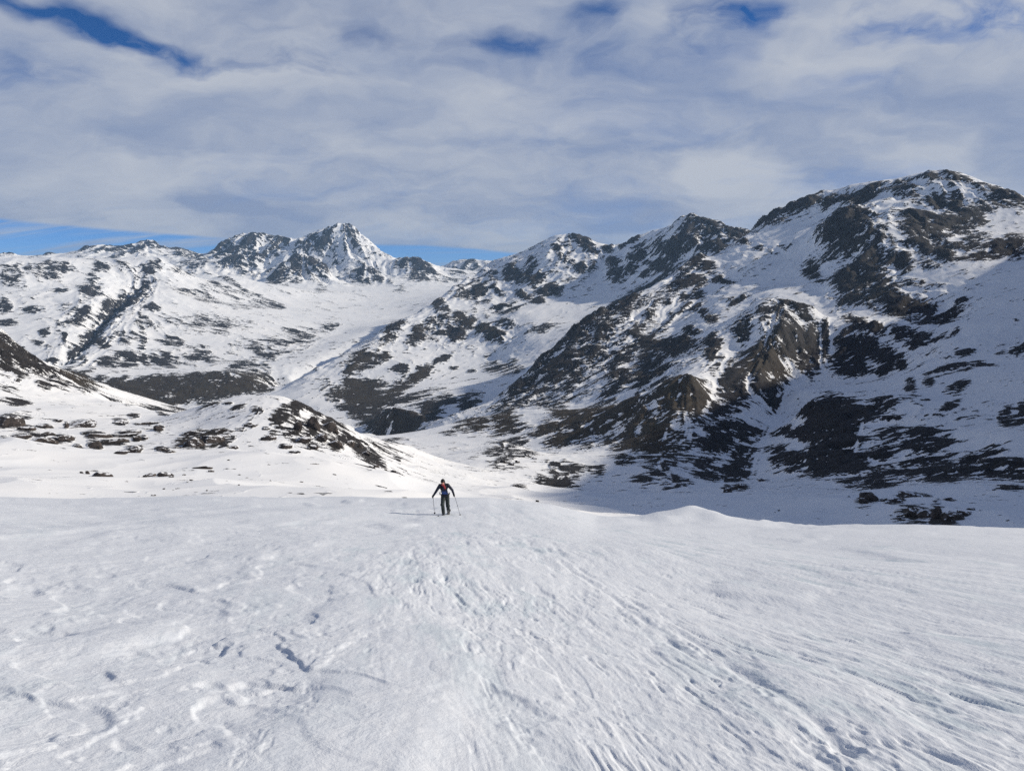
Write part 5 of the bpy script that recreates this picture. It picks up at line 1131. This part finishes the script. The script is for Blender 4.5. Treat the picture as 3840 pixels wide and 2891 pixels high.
def rock_material():
    m, t, b = material('bare_rock')
    geo = t.add('ShaderNodeNewGeometry')
    pos = geo.outputs['Position']
    n1_ = t.noise(pos, 0.35, 6, 0.65, 0.3)
    n2_ = t.noise(pos, 2.1, 4, 0.65)
    c = t.mix(t.smooth(n1_, 0.35, 0.66), rgb(0.030, 0.026, 0.025), rgb(0.095, 0.078, 0.070))
    c = t.mix(t.math('MULTIPLY', t.smooth(n2_, 0.5, 0.75), 0.5), c, rgb(0.13, 0.115, 0.105))
    sep_ = t.add('ShaderNodeSeparateXYZ')
    t.put(sep_.inputs[0], geo.outputs['Normal'])
    sv_ = t.math('ADD', sep_.outputs[2], t.math('MULTIPLY', t.math('SUBTRACT', n1_, 0.5), 1.6))
    c = t.mix(t.smooth(sv_, 0.84, 0.94), c, rgb(0.84, 0.85, 0.87))
    t.put(b.inputs['Base Color'], c)
    b.inputs['Roughness'].default_value = 0.9
    b.inputs['Specular IOR Level'].default_value = 0.15
    bump = t.add('ShaderNodeBump')
    bump.inputs['Strength'].default_value = 0.8
    bump.inputs['Distance'].default_value = 0.6
    t.put(bump.inputs['Height'], t.math('ADD', n1_, t.math('MULTIPLY', n2_, 0.4)))
    t.t.links.new(bump.outputs[0], b.inputs['Normal'])
    return m


RNG = random.Random(11)
ROCKMAT = rock_material()


def rock_mesh(k):
    """an angular block: a ball cut by random planes, then roughened"""
    bm = bmesh.new()
    bmesh.ops.create_icosphere(bm, subdivisions=3, radius=1.0)
    rg = np.random.RandomState(100 + k)
    co = np.array([v.co[:] for v in bm.verts])
    for _ in range(16):
        n = rg.normal(size=3)
        n /= np.linalg.norm(n)
        lim = rg.uniform(0.55, 0.85)
        d = co @ n
        ov = np.maximum(d - lim, 0)
        co = co - ov[:, None] * n[None]
    co += 0.07 * np.stack([gnoise(co[:, (i + 1) % 3] * 2.3 + k * 7, co[:, (i + 2) % 3] * 2.3 + co[:, i] * 1.7, 300 + i) for i in range(3)], 1)
    co /= np.abs(co).max(0)
    for v, c in zip(bm.verts, co):
        v.co = c
    me = bpy.data.meshes.new('rock')
    bm.to_mesh(me)
    bm.free()
    me.materials.append(ROCKMAT)
    return me


ROCKS = [rock_mesh(k) for k in range(7)]
STONES = [  # x, y, width, height (m), tilt
    (-192.8,451.1,14.4,7.2,-4), (-187.6,463.9,15.9,5.7,-6), (-341.8,507.8,18.7,9.2,0), (-323.4,496.3,12.5,4.3,0), (-295.9,448.5,12.7,3.3,0),
    (-275.5,436.6,17.8,5.5,18), (-278.3,462.4,12.7,4.4,0), (-298.2,479.3,9.6,2.8,0), (-310.8,539.8,19.7,5.6,-8), (-325.2,520.0,11.2,3.0,0),
    (-314.1,526.5,3.7,5.0,0), (-338.1,557.7,5.8,2.7,0), (-272.5,490.2,17.8,4.6,8), (-247.0,459.2,19.5,3.2,0), (-261.3,501.8,21.2,2.8,0),
    (-239.4,428.4,9.6,6.0,25), (-267.8,520.7,16.7,3.6,0), (-243.6,484.8,5.7,3.3,0), (-236.9,405.7,5.3,3.8,25), (-138.0,262.0,6.6,1.8,-6),
    (-212.1,414.6,11.0,4.7,-12), (-302.2,577.0,11.1,3.7,0), (-254.8,537.7,6.5,5.3,0), (-277.6,568.1,15.9,2.1,0), (-241.7,491.3,3.8,3.1,0),
    (-203.5,432.9,7.2,2.3,8), (-195.2,424.6,6.1,1.5,0), (-216.4,501.4,13.8,3.1,-12), (-213.0,510.8,13.9,1.8,0), (-187.1,484.2,8.9,2.1,0),
    (-148.6,517.7,7.0,8.8,0), (-143.1,537.7,9.5,12.4,0), (-139.6,573.4,14.9,9.6,25), (-156.7,479.8,9.6,3.7,-16), (-167.5,507.3,4.8,2.0,0),
    (-179.3,511.3,8.1,2.2,0), (-193.4,501.0,13.5,1.7,0), (-140.6,462.1,8.2,2.7,0), (-137.7,489.7,12.8,4.5,0), (-131.5,512.9,9.0,5.4,0),
    (-120.5,506.5,11.0,6.3,30), (-127.8,478.5,6.4,3.6,0), (-182.3,501.8,6.9,1.7,0), (-171.1,441.9,6.2,3.1,0), (-172.9,432.7,7.0,2.3,0),
    (-168.2,449.1,6.2,1.6,0), (-132.5,453.7,7.1,1.3,0), (-108.6,196.4,5.0,2.3,8), (-116.1,202.8,1.1,1.3,0), (-118.1,203.4,1.0,0.6,0),
    (-98.6,195.9,1.8,0.8,0), (-100.1,204.1,3.7,1.2,-10), (-93.6,200.1,4.5,1.6,5), (-87.1,189.0,1.7,0.6,0), (-99.3,208.6,1.3,0.8,0),
    (-94.9,227.3,6.0,1.0,-8), (-90.6,223.1,2.4,0.8,20), (-78.0,187.3,1.2,0.4,0), (-73.7,170.1,0.9,0.3,0), (-69.7,158.9,0.6,0.3,0),
    (-68.2,157.6,0.6,0.2,0), (-88.2,199.2,1.1,0.4,0), (-62.6,138.3,0.9,0.6,0), (-61.1,133.2,0.4,0.2,0), (-84.0,161.2,0.7,0.4,0),
    (-60.2,123.8,0.9,0.3,0), (-53.7,110.9,0.5,0.2,0), (-64.1,136.1,0.5,0.2,0), (-88.7,179.2,1.0,0.5,0), (-106.1,304.7,1.8,0.7,0),
    (-99.0,293.1,1.3,0.5,0), (-93.3,244.4,0.9,0.4,0), (-81.2,220.8,1.0,0.4,20), (-77.1,215.5,0.8,0.3,20), (-68.5,203.3,0.8,0.3,25),
    (-58.5,186.1,0.7,0.2,30), (-63.9,195.7,0.5,0.3,0), (-60.9,213.7,1.3,0.5,0), (-57.3,239.6,1.6,0.5,40), (-66.7,251.0,3.2,0.4,10),
    (-79.6,242.8,1.2,0.4,0), (-51.9,140.5,0.4,0.2,0), (-54.4,131.7,0.4,0.2,0), (-53.6,105.2,0.4,0.1,0), (-47.4,300.7,4.6,1.9,25),
    (-105.5,536.5,6.7,4.0,30), (-57.0,312.6,3.4,1.5,30), (-118.8,547.6,6.8,5.0,25), (-113.8,556.0,5.1,3.2,30), (-56.8,301.1,2.7,0.9,20),
    (-52.0,306.0,1.5,0.8,20), (5.2,576.6,10.5,2.8,0), (-27.0,407.9,1.3,0.5,0), (13.1,384.4,2.2,1.3,0), (-8.6,384.3,3.9,1.1,0),
    (30.6,1031.3,8.4,3.8,0), (20.2,1046.4,7.7,3.4,0), (-11.3,952.5,8.5,5.4,0), (-1.4,943.1,8.4,5.4,0), (6.7,981.5,7.2,4.0,0),
    (185.8,384.8,9.0,5.8,-12), (175.1,367.5,4.3,3.8,0), (194.2,376.8,10.4,3.9,0), (235.1,438.3,14.7,4.6,-6), (252.0,457.0,9.9,4.4,-6),
    (162.2,295.5,10.0,4.3,0), (161.5,288.3,6.3,3.9,0), (163.1,282.3,5.0,6.6,0), (162.6,273.1,7.0,4.3,0), (163.9,271.3,5.4,3.7,0),
    (171.8,279.5,5.3,1.7,0), (225.7,380.2,5.6,1.5,0), (215.5,346.2,3.4,1.0,0), (247.1,432.7,6.3,2.1,0), (247.1,421.4,2.9,1.2,0),
    (203.6,697.3,8.0,7.4,0), (237.2,770.0,12.2,6.1,0), (288.5,850.8,13.3,3.8,0), (225.1,746.3,5.9,4.6,0), (192.7,383.5,4.5,2.5,0),
    (158.8,301.1,2.9,1.0,0), (155.1,289.2,3.6,1.0,0), (203.7,364.4,3.5,1.1,0), (159.2,308.5,2.1,0.6,0), (183.9,289.0,1.7,0.7,0),
    (209.2,458.7,2.1,1.1,0), (129.5,362.8,1.3,0.7,0), (133.6,368.7,1.3,0.7,0), (156.8,324.3,1.2,0.6,0), (363.7,685.4,5.2,2.3,0),
    (287.8,449.5,3.2,1.1,0), (304.1,465.8,2.8,1.2,0),
]
for sx, sy, wd, ht, tl in STONES:
    z, rid = land_z(sx, sy)
    a = math.atan2(sx, sy)
    host = LAND[TERRAIN[rid][0]]
    o = bpy.data.objects.new('rock', RNG.choice(ROCKS))
    dep = min(wd, ht * 2.2) * RNG.uniform(0.7, 1.0) * 0.5
    o.scale = (wd * 0.52, dep, ht * 0.62)
    o.location = (sx + math.sin(a) * dep * 0.6, sy + math.cos(a) * dep * 0.6, z + ht * 0.10)
    o.rotation_euler = (RNG.uniform(-0.15, 0.15), RAD(tl) * 0.8 + RNG.uniform(-0.08, 0.08), -a + RNG.uniform(-0.35, 0.35))
    link(o, host)


# ------------------------------------------------------------------ skier
def plain(name, col, rough=0.8, fold=0.0, scale=9.0, tint=None):
    m, t, b = material(name)
    co = t.add('ShaderNodeTexCoord').outputs['Object']
    n_ = t.noise(co, scale, 4, 0.6, 0.4)
    c2 = tint or tuple(c * 1.5 for c in col)
    t.put(b.inputs['Base Color'], t.mix(t.smooth(n_, 0.35, 0.7), rgb(*col), rgb(*c2)))
    b.inputs['Roughness'].default_value = rough
    if fold:
        bump = t.add('ShaderNodeBump')
        bump.inputs['Strength'].default_value = fold
        bump.inputs['Distance'].default_value = 0.03
        t.put(bump.inputs['Height'], n_)
        t.t.links.new(bump.outputs[0], b.inputs['Normal'])
    return m


M_SKIN = plain('skin', (0.42, 0.20, 0.15), 0.55, 0, 14)
M_NAVY = plain('navy_shell', (0.010, 0.013, 0.030), 0.7, 0.6, 8)
M_BLUE = plain('blue_fabric', (0.030, 0.065, 0.21), 0.7, 0.6, 10)
M_RED = plain('red_fabric', (0.30, 0.028, 0.035), 0.75, 0.4, 16)
M_TROUSER = plain('grey_green_trouser', (0.022, 0.030, 0.030), 0.8, 0.8, 7)
M_BLACK = plain('black_fabric', (0.008, 0.008, 0.010), 0.75, 0.3, 15)
M_BOOT = plain('boot_shell', (0.020, 0.020, 0.018), 0.45, 0, 20, (0.10, 0.10, 0.085))
M_GREY = plain('grey_plastic', (0.16, 0.16, 0.16), 0.5)
M_METAL = plain('pole_metal', (0.05, 0.05, 0.06), 0.4)
M_SKI = plain('ski_topsheet', (0.012, 0.013, 0.016), 0.35)
M_HAIR = plain('dark_hair', (0.02, 0.012, 0.008), 0.8, 0.4, 40)


def blobs_mesh(name, caps, voxel, mat, parent=None, smooth_it=2):
    """union of tapered limbs grown into one closed skin: caps = [(p0, r0, p1, r1)] or [(p, r)] or [(p, (rx, ry, rz))]"""
    bm = bmesh.new()
    for c in caps:
        if len(c) == 2:
            p, r = c
            rr = r if isinstance(r, tuple) else (r, r, r)
            bmesh.ops.create_uvsphere(bm, u_segments=20, v_segments=14, radius=1.0,
                                      matrix=Matrix.Translation(p) @ Matrix.Diagonal((*rr, 1)))
            continue
        p0, r0, p1, r1 = c
        p0, p1 = Vector(p0), Vector(p1)
        ax = p1 - p0
        L_ = ax.length
        q = ax.to_track_quat('Z', 'Y').to_matrix().to_4x4()
        for p, r in ((p0, r0), (p1, r1)):
            bmesh.ops.create_uvsphere(bm, u_segments=16, v_segments=10, radius=r, matrix=Matrix.Translation(p))
        bmesh.ops.create_cone(bm, cap_ends=True, segments=16, radius1=r0, radius2=r1, depth=L_,
                              matrix=Matrix.Translation((p0 + p1) / 2) @ q)
    me = bpy.data.meshes.new(name)
    bm.to_mesh(me)
    bm.free()
    tmp = bpy.data.objects.new('tmp', me)
    COL.objects.link(tmp)
    md = tmp.modifiers.new('r', 'REMESH')
    md.mode = 'VOXEL'
    md.voxel_size = voxel
    md.use_smooth_shade = True
    sm = tmp.modifiers.new('s', 'SMOOTH')
    sm.factor = 0.5
    sm.iterations = smooth_it
    dg = bpy.context.evaluated_depsgraph_get()
    me2 = bpy.data.meshes.new_from_object(tmp.evaluated_get(dg))
    me2.name = name
    bpy.data.objects.remove(tmp)
    bpy.data.meshes.remove(me)
    me2.materials.clear()
    me2.materials.append(mat)
    return link(bpy.data.objects.new(name, me2), parent)


def tube_mesh(name, pts, radii, mat, parent=None, seg=10):
    bm = bmesh.new()
    rings = []
    for i, p in enumerate(pts):
        a = Vector(pts[max(i - 1, 0)])
        b_ = Vector(pts[min(i + 1, len(pts) - 1)])
        q = (b_ - a).to_track_quat('Z', 'Y')
        rings.append([bm.verts.new(Vector(p) + q @ Vector((radii[i] * math.cos(t), radii[i] * math.sin(t), 0)))
                      for t in [2 * math.pi * k / seg for k in range(seg)]])
    for r0, r1 in zip(rings[:-1], rings[1:]):
        for k in range(seg):
            bm.faces.new((r0[k], r0[(k + 1) % seg], r1[(k + 1) % seg], r1[k]))
    bm.faces.new(rings[0][::-1])
    bm.faces.new(rings[-1])
    me = bpy.data.meshes.new(name)
    bm.to_mesh(me)
    bm.free()
    for p in me.polygons:
        p.use_smooth = True
    me.materials.append(mat)
    return link(bpy.data.objects.new(name, me), parent)


SKX, SKY_, = -3.27, 35.47
SZ = field_z(SKX, SKY_) - 0.02
GS = (field_z(SKX, SKY_ + 1.5) - field_z(SKX, SKY_ - 1.5)) / 3.0      # fall of the slope under the skis
K = 1.07


def sk(x, y, h):
    """figure space: x to the picture's right, y away from the camera, h above the snow at the figure"""
    return (x * K, y * K, h * K)


def gnd(x, y):
    return (field_z(SKX + x * K, SKY_ + y * K) - SZ) / K


fb = gnd(-0.02, -0.18)          # snow height under the front boot and the rear boot
rb_ = gnd(0.165, 0.42)
hip = (0.06, 0.02, 0.96)
kneeL, ankL = (-0.045, -0.20, 0.53 + fb * 0.5), (-0.02, -0.14, 0.13 + fb)
kneeR, ankR = (0.155, 0.08, 0.50 + rb_ * 0.5), (0.165, 0.40, 0.17 + rb_)
hipL, hipR = (-0.03, 0.0, 0.92), (0.14, 0.03, 0.92)
chest, neck, head = (0.01, -0.10, 1.30), (0.0, -0.17, 1.46), (-0.02, -0.235, 1.60)
shL, shR = (-0.17, -0.10, 1.41), (0.185, -0.10, 1.43)
elL, elR = (-0.33, -0.16, 1.15), (0.39, -0.13, 1.20)
haL, haR = (-0.47, -0.30, 0.95), (0.475, -0.27, 1.00)


def s_(p):
    return sk(*p)


person = blobs_mesh('person', [
    (s_(hipL), 0.085, s_(kneeL), 0.058), (s_(kneeL), 0.056, s_(ankL), 0.040),
    (s_(hipR), 0.085, s_(kneeR), 0.058), (s_(kneeR), 0.056, s_(ankR), 0.040),
    (s_(ankL), 0.04, sk(-0.02, -0.26, 0.05 + fb), 0.025), (s_(ankR), 0.04, sk(0.165, 0.28, 0.09 + rb_), 0.025),
    (s_(hip), (0.15, 0.10, 0.12)), (s_(hip), 0.12, s_(chest), 0.13), (s_(chest), (0.16, 0.11, 0.16)),
    (s_(chest), 0.10, s_(neck), 0.055), (s_(neck), 0.055, s_(head), 0.06),
    (s_(shL), 0.055, s_(elL), 0.042), (s_(elL), 0.040, s_(haL), 0.028),
    (s_(shR), 0.055, s_(elR), 0.042), (s_(elR), 0.040, s_(haR), 0.028), (s_(shL), 0.05, s_(shR), 0.05),
    (s_(head), (0.078, 0.095, 0.115)), (sk(-0.02, -0.29, 1.525), (0.045, 0.04, 0.045)),       # skull, jaw
    (sk(-0.02, -0.325, 1.575), (0.012, 0.022, 0.022)),                                           # nose
    (sk(-0.096, -0.225, 1.585), (0.012, 0.02, 0.03)), (sk(0.056, -0.225, 1.585), (0.012, 0.02, 0.03)),
], 0.014, M_SKIN)
person['label'] = 'ski tourer in navy jacket and dark trousers climbing up the snow towards the camera'
person['category'] = 'person'
person.location = (SKX, SKY_, SZ)
for ex in (-0.048, 0.008):
    blobs_mesh('eye', [(sk(ex, -0.318, 1.60), 0.010)], 0.004, M_BLACK, person, 0)
blobs_mesh('mouth', [(sk(-0.035, -0.326, 1.522), 0.006, sk(-0.005, -0.326, 1.522), 0.006)], 0.004, plain('lips', (0.3, 0.08, 0.07)), person, 0)
blobs_mesh('hair', [(sk(-0.02, -0.19, 1.56), (0.088, 0.075, 0.075))], 0.012, M_HAIR, person)
hat = blobs_mesh('hat', [(sk(-0.02, -0.225, 1.645), (0.098, 0.112, 0.098)), (sk(-0.02, -0.255, 1.625), (0.095, 0.09, 0.05)), (sk(-0.02, -0.22, 1.73), (0.03, 0.03, 0.02)),
                         (sk(-0.105, -0.22, 1.60), (0.022, 0.05, 0.05)), (sk(0.065, -0.22, 1.60), (0.022, 0.05, 0.05))], 0.010, M_BLACK, person)
hat['label'] = 'black knitted hat with a small pale mark'
tube_mesh('hat_mark', [sk(0.012, -0.332, 1.652), sk(0.016, -0.325, 1.69)], [0.007, 0.006], M_GREY, hat)
jacket = blobs_mesh('jacket', [
    (sk(0.05, 0.0, 0.97), (0.185, 0.145, 0.10)), (sk(0.05, 0.0, 0.97), 0.135, s_(chest), 0.150), (s_(chest), (0.195, 0.150, 0.18)),
    (sk(-0.005, -0.14, 1.42), 0.085, sk(-0.01, -0.16, 1.49), 0.078),
    (s_(shL), 0.080, s_(elL), 0.062), (s_(elL), 0.062, s_(haL), 0.046),
    (s_(shR), 0.080, s_(elR), 0.062), (s_(elR), 0.062, s_(haR), 0.046), (s_(shL), 0.075, s_(shR), 0.075),
    (sk(-0.25, -0.13, 1.27), 0.070), (sk(-0.40, -0.23, 1.05), 0.055), (sk(0.30, -0.12, 1.31), 0.070), (sk(0.435, -0.20, 1.10), 0.055),
], 0.014, M_NAVY, person)
blobs_mesh('jacket_panel', [(sk(0.045, -0.115, 1.06), (0.150, 0.070, 0.105)), (sk(0.03, -0.130, 1.15), (0.130, 0.070, 0.08)), (sk(0.05, -0.095, 0.99), (0.150, 0.065, 0.05))],
           0.012, M_BLUE, jacket)['label'] = 'bright blue lower front of the jacket'
blobs_mesh('neck_scarf', [(sk(-0.015, -0.245, 1.475), 0.050, sk(0.045, -0.255, 1.40), 0.042), (sk(0.045, -0.255, 1.40), 0.042, sk(0.085, -0.262, 1.29), 0.028),
                          (sk(-0.06, -0.225, 1.47), 0.04)], 0.010, M_RED, person)['label'] = 'red scarf hanging down the chest'
blobs_mesh('trousers', [
    (s_(hip), (0.185, 0.135, 0.12)), (s_(hipL), 0.115, s_(kneeL), 0.092), (s_(kneeL), 0.090, (sk(ankL[0], ankL[1], ankL[2] + 0.02)), 0.085),
    (s_(hipR), 0.115, s_(kneeR), 0.092), (s_(kneeR), 0.090, (sk(ankR[0], ankR[1], ankR[2] + 0.05)), 0.080),
    (sk(kneeL[0] - 0.01, kneeL[1] - 0.02, kneeL[2] + 0.02), 0.10), (sk(kneeR[0] + 0.02, kneeR[1] - 0.01, kneeR[2] - 0.02), 0.10),
    (sk(ankR[0] + 0.02, ankR[1] - 0.05, ankR[2] + 0.10), 0.092),
], 0.016, M_TROUSER, person)
for (ax_, ay_, ah_), yaw in ((ankL, 0.0), (ankR, 0.05)):
    bt = blobs_mesh('boot', [(sk(ax_, ay_, ah_ + 0.0), 0.068, sk(ax_, ay_ + 0.01, ah_ - 0.07), 0.070), (sk(ax_, ay_ + 0.01, ah_ - 0.07), 0.066, sk(ax_ - 0.005, ay_ - 0.19, ah_ - 0.08), 0.056),
                             (sk(ax_, ay_ + 0.05, ah_ - 0.085), 0.045)], 0.012, M_BOOT, person)
    tube_mesh('buckle', [sk(ax_ - 0.06, ay_ - 0.05, ah_ - 0.01), sk(ax_, ay_ - 0.075, ah_ - 0.005), sk(ax_ + 0.06, ay_ - 0.05, ah_ - 0.01)], [0.010, 0.012, 0.010], M_GREY, bt)
    tube_mesh('buckle', [sk(ax_ - 0.05, ay_ - 0.11, ah_ - 0.05), sk(ax_, ay_ - 0.13, ah_ - 0.035), sk(ax_ + 0.05, ay_ - 0.11, ah_ - 0.05)], [0.009, 0.010, 0.009], M_GREY, bt)


def glove(h, el, side):
    """palm closed round the upright grip: four fingers wrap over the front, the thumb crosses on the inside"""
    hx, hy, hh = h
    caps = [(sk(hx, hy + 0.005, hh), (0.036, 0.045, 0.050)), (sk(hx - side * 0.005, hy + 0.02, hh + 0.045), 0.034, sk(*[a * 0.75 + b_ * 0.25 for a, b_ in zip(h, el)]), 0.044)]
    for k in range(4):
        z0 = hh + 0.036 - 0.023 * k
        ln_ = (0.9, 1.0, 0.95, 0.8)[k]
        caps.append((sk(hx + side * 0.030, hy - 0.020, z0), 0.0125, sk(hx + side * 0.012, hy - 0.052 * ln_, z0), 0.012))
        caps.append((sk(hx + side * 0.012, hy - 0.052 * ln_, z0), 0.012, sk(hx - side * 0.024, hy - 0.044 * ln_, z0 - 0.003), 0.011))
    caps.append((sk(hx - side * 0.028, hy + 0.010, hh + 0.010), 0.015, sk(hx - side * 0.036, hy - 0.028, hh + 0.030), 0.013))
    caps.append((sk(hx - side * 0.036, hy - 0.028, hh + 0.030), 0.013, sk(hx - side * 0.012, hy - 0.055, hh + 0.032), 0.011))
    return blobs_mesh('glove', caps, 0.006, M_BLACK, person, 1)


glove(haL, elL, -1)
glove(haR, elR, 1)
tube_mesh('strap', [sk(-0.10, -0.255, 1.12), sk(-0.115, -0.265, 1.30), sk(-0.105, -0.20, 1.45), sk(-0.09, -0.02, 1.48)], [0.02, 0.022, 0.022, 0.02], M_BLACK, None)
strap1 = bpy.data.objects['strap']


def finish(o, label, cat, group=None):
    o['label'] = label
    o['category'] = cat
    if group:
        o['group'] = group
    return o


pack = blobs_mesh('backpack', [(sk(0.02, 0.10, 1.08), (0.16, 0.10, 0.12)), (sk(0.01, 0.08, 1.25), (0.16, 0.11, 0.17)), (sk(0.0, 0.04, 1.42), (0.13, 0.09, 0.08))], 0.016, M_BLACK)
pack.location = (SKX, SKY_, SZ)
finish(pack, 'dark backpack worn on the ski tourer\'s back with straps over the jacket', 'backpack')
strap1.parent = pack
tube_mesh('strap', [sk(0.135, -0.245, 1.12), sk(0.14, -0.262, 1.30), sk(0.12, -0.20, 1.46), sk(0.10, -0.02, 1.48)], [0.02, 0.022, 0.022, 0.02], M_BLACK, pack)
tube_mesh('hip_belt', [sk(-0.19, 0.04, 1.03), sk(-0.17, -0.10, 1.00), sk(-0.05, -0.185, 0.985), sk(0.15, -0.185, 0.985), sk(0.25, -0.10, 1.0), sk(0.26, 0.04, 1.03)], [0.022] * 6, M_BLACK, pack)


def pole(hand, tip, label):
    hx, hy, hh = hand
    root = bpy.data.objects.new('ski_pole', None)
    link(root)
    root.location = (SKX, SKY_, SZ)
    tx, ty = tip
    g0 = gnd(tx, ty)
    top = Vector((hx, hy - 0.02, hh + 0.07))
    end = Vector((tx, ty, g0 - 0.05))
    d = (end - top).normalized()
    P0 = lambda t_: sk(*(top + (end - top) * t_))
    tube_mesh('shaft', [P0(0.10), P0(0.52), P0(1.0)], [0.0095, 0.0085, 0.006], M_METAL, root)
    tube_mesh('grip', [P0(-0.015), P0(0.0), P0(0.05), P0(0.11), P0(0.115)], [0.010, 0.019, 0.016, 0.017, 0.010], M_BLACK, root)
    tube_mesh('lock', [P0(0.50), P0(0.505), P0(0.535), P0(0.54)], [0.009, 0.014, 0.014, 0.009], M_BLACK, root)
    bt = 1 - 0.075 / (end - top).length
    tube_mesh('basket', [P0(bt - 0.008), P0(bt), P0(bt + 0.004), P0(bt + 0.012)], [0.012, 0.048, 0.048, 0.012], M_BLACK, root, 14)
    tube_mesh('wrist_loop', [sk(hx, hy - 0.03, hh + 0.06), sk(hx + 0.03, hy + 0.0, hh - 0.03), sk(hx + 0.02, hy + 0.02, hh - 0.09), sk(hx - 0.01, hy - 0.02, hh - 0.06)], [0.006] * 4, M_BLACK, root)
    finish(root, label, 'ski pole', 'ski poles of the ski tourer')


pole(haL, (-0.44, 0.18), 'thin dark ski pole standing almost upright in the hand at the picture\'s left')
pole(haR, (0.73, 0.05), 'thin dark ski pole slanting outwards from the hand at the picture\'s right')


def ski(ax_, ay_, yaw, label):
    g0 = [gnd(ax_ + math.sin(yaw) * t_, ay_ - math.cos(yaw) * t_) for t_ in (-0.75, 0.0, 0.75)]
    bm = bmesh.new()
    prev = None
    n = 26
    for i in range(n + 1):
        t_ = -0.80 + 1.68 * i / n                   # tail to tip along the ski
        q = i / n
        wd = 0.044 + 0.012 * (2 * q - 1) ** 2
        if q > 0.93:
            wd *= math.sqrt(max(0.02, 1 - ((q - 0.93) / 0.075) ** 2))
        rise = 0.0
        if q > 0.86:
            rise = 1.9 * (q - 0.86) ** 2 * 1.68 * 1.2
        if q < 0.04:
            rise = (0.04 - q) * 0.4
        base = g0[1] + (g0[2] - g0[0]) / 1.5 * t_ + 0.012 + rise
        cx_, cy_ = ax_ + math.sin(yaw) * t_, ay_ - math.cos(yaw) * t_
        nx, ny = math.cos(yaw), math.sin(yaw)
        ring = [bm.verts.new(sk(cx_ + sx_ * wd * nx, cy_ + sx_ * wd * ny, base + hz)) for sx_, hz in ((-1, 0), (1, 0), (1, 0.010), (0.7, 0.018), (-0.7, 0.018), (-1, 0.010))]
        if prev:
            for k in range(6):
                bm.faces.new((prev[k], prev[(k + 1) % 6], ring[(k + 1) % 6], ring[k]))
        else:
            bm.faces.new(ring[::-1])
        prev = ring
    bm.faces.new(prev)
    bmesh.ops.recalc_face_normals(bm, faces=bm.faces)
    me = bpy.data.meshes.new('ski')
    bm.to_mesh(me)
    bm.free()
    me.materials.append(M_SKI)
    o = link(bpy.data.objects.new('ski', me))
    o.location = (SKX, SKY_, SZ)
    finish(o, label, 'ski', 'skis of the ski tourer')
    for dy_, nm in ((-0.14, 'toe_binding'), (0.16, 'heel_binding')):
        zz = g0[1] + 0.035
        blobs_mesh(nm, [(sk(ax_, ay_ + dy_, zz), (0.035, 0.045, 0.022)), (sk(ax_, ay_ + dy_, zz + 0.02), (0.02, 0.02, 0.02))], 0.007, M_GREY, o, 1)


ski(-0.03, -0.18, -0.16, 'black ski under the front boot, its tip pointing towards the camera')
ski(0.165, 0.36, 0.06, 'black ski under the rear boot, partly behind the other leg')


# ------------------------------------------------------------------ thin mountain air
hm = bpy.data.materials.new('thin_haze')
hm.use_nodes = True
ht = NT(hm.node_tree)
ho = ht.add('ShaderNodeOutputMaterial')
pv = ht.add('ShaderNodeVolumePrincipled')
pv.inputs['Color'].default_value = rgb(0.42, 0.67, 1.0)
pv.inputs['Density'].default_value = 3.3e-5
ht.t.links.new(pv.outputs[0], ho.inputs['Volume'])
zlo, zhi = float(VERT[..., 2].min()) - 1.5, float(VERT[..., 2].max()) + 5.0
bx0, bx1, by0, by1 = float(TX.min()) - 50, float(TX.max()) + 50, min(float(TY.min()), -50.0) - 50, float(TY.max()) + 50
hv = [(x, y, z) for z in (zlo, zhi) for y in (by0, by1) for x in (bx0, bx1)]
hf = [(0, 2, 3, 1), (4, 5, 7, 6), (0, 1, 5, 4), (1, 3, 7, 5), (3, 2, 6, 7), (2, 0, 4, 6)]
haze = mesh_from('haze', np.array(hv), np.array(hf), hm, smooth=False)
haze['kind'] = 'stuff'
haze['label'] = 'thin blue mountain haze over the valley'
haze['category'] = 'haze'
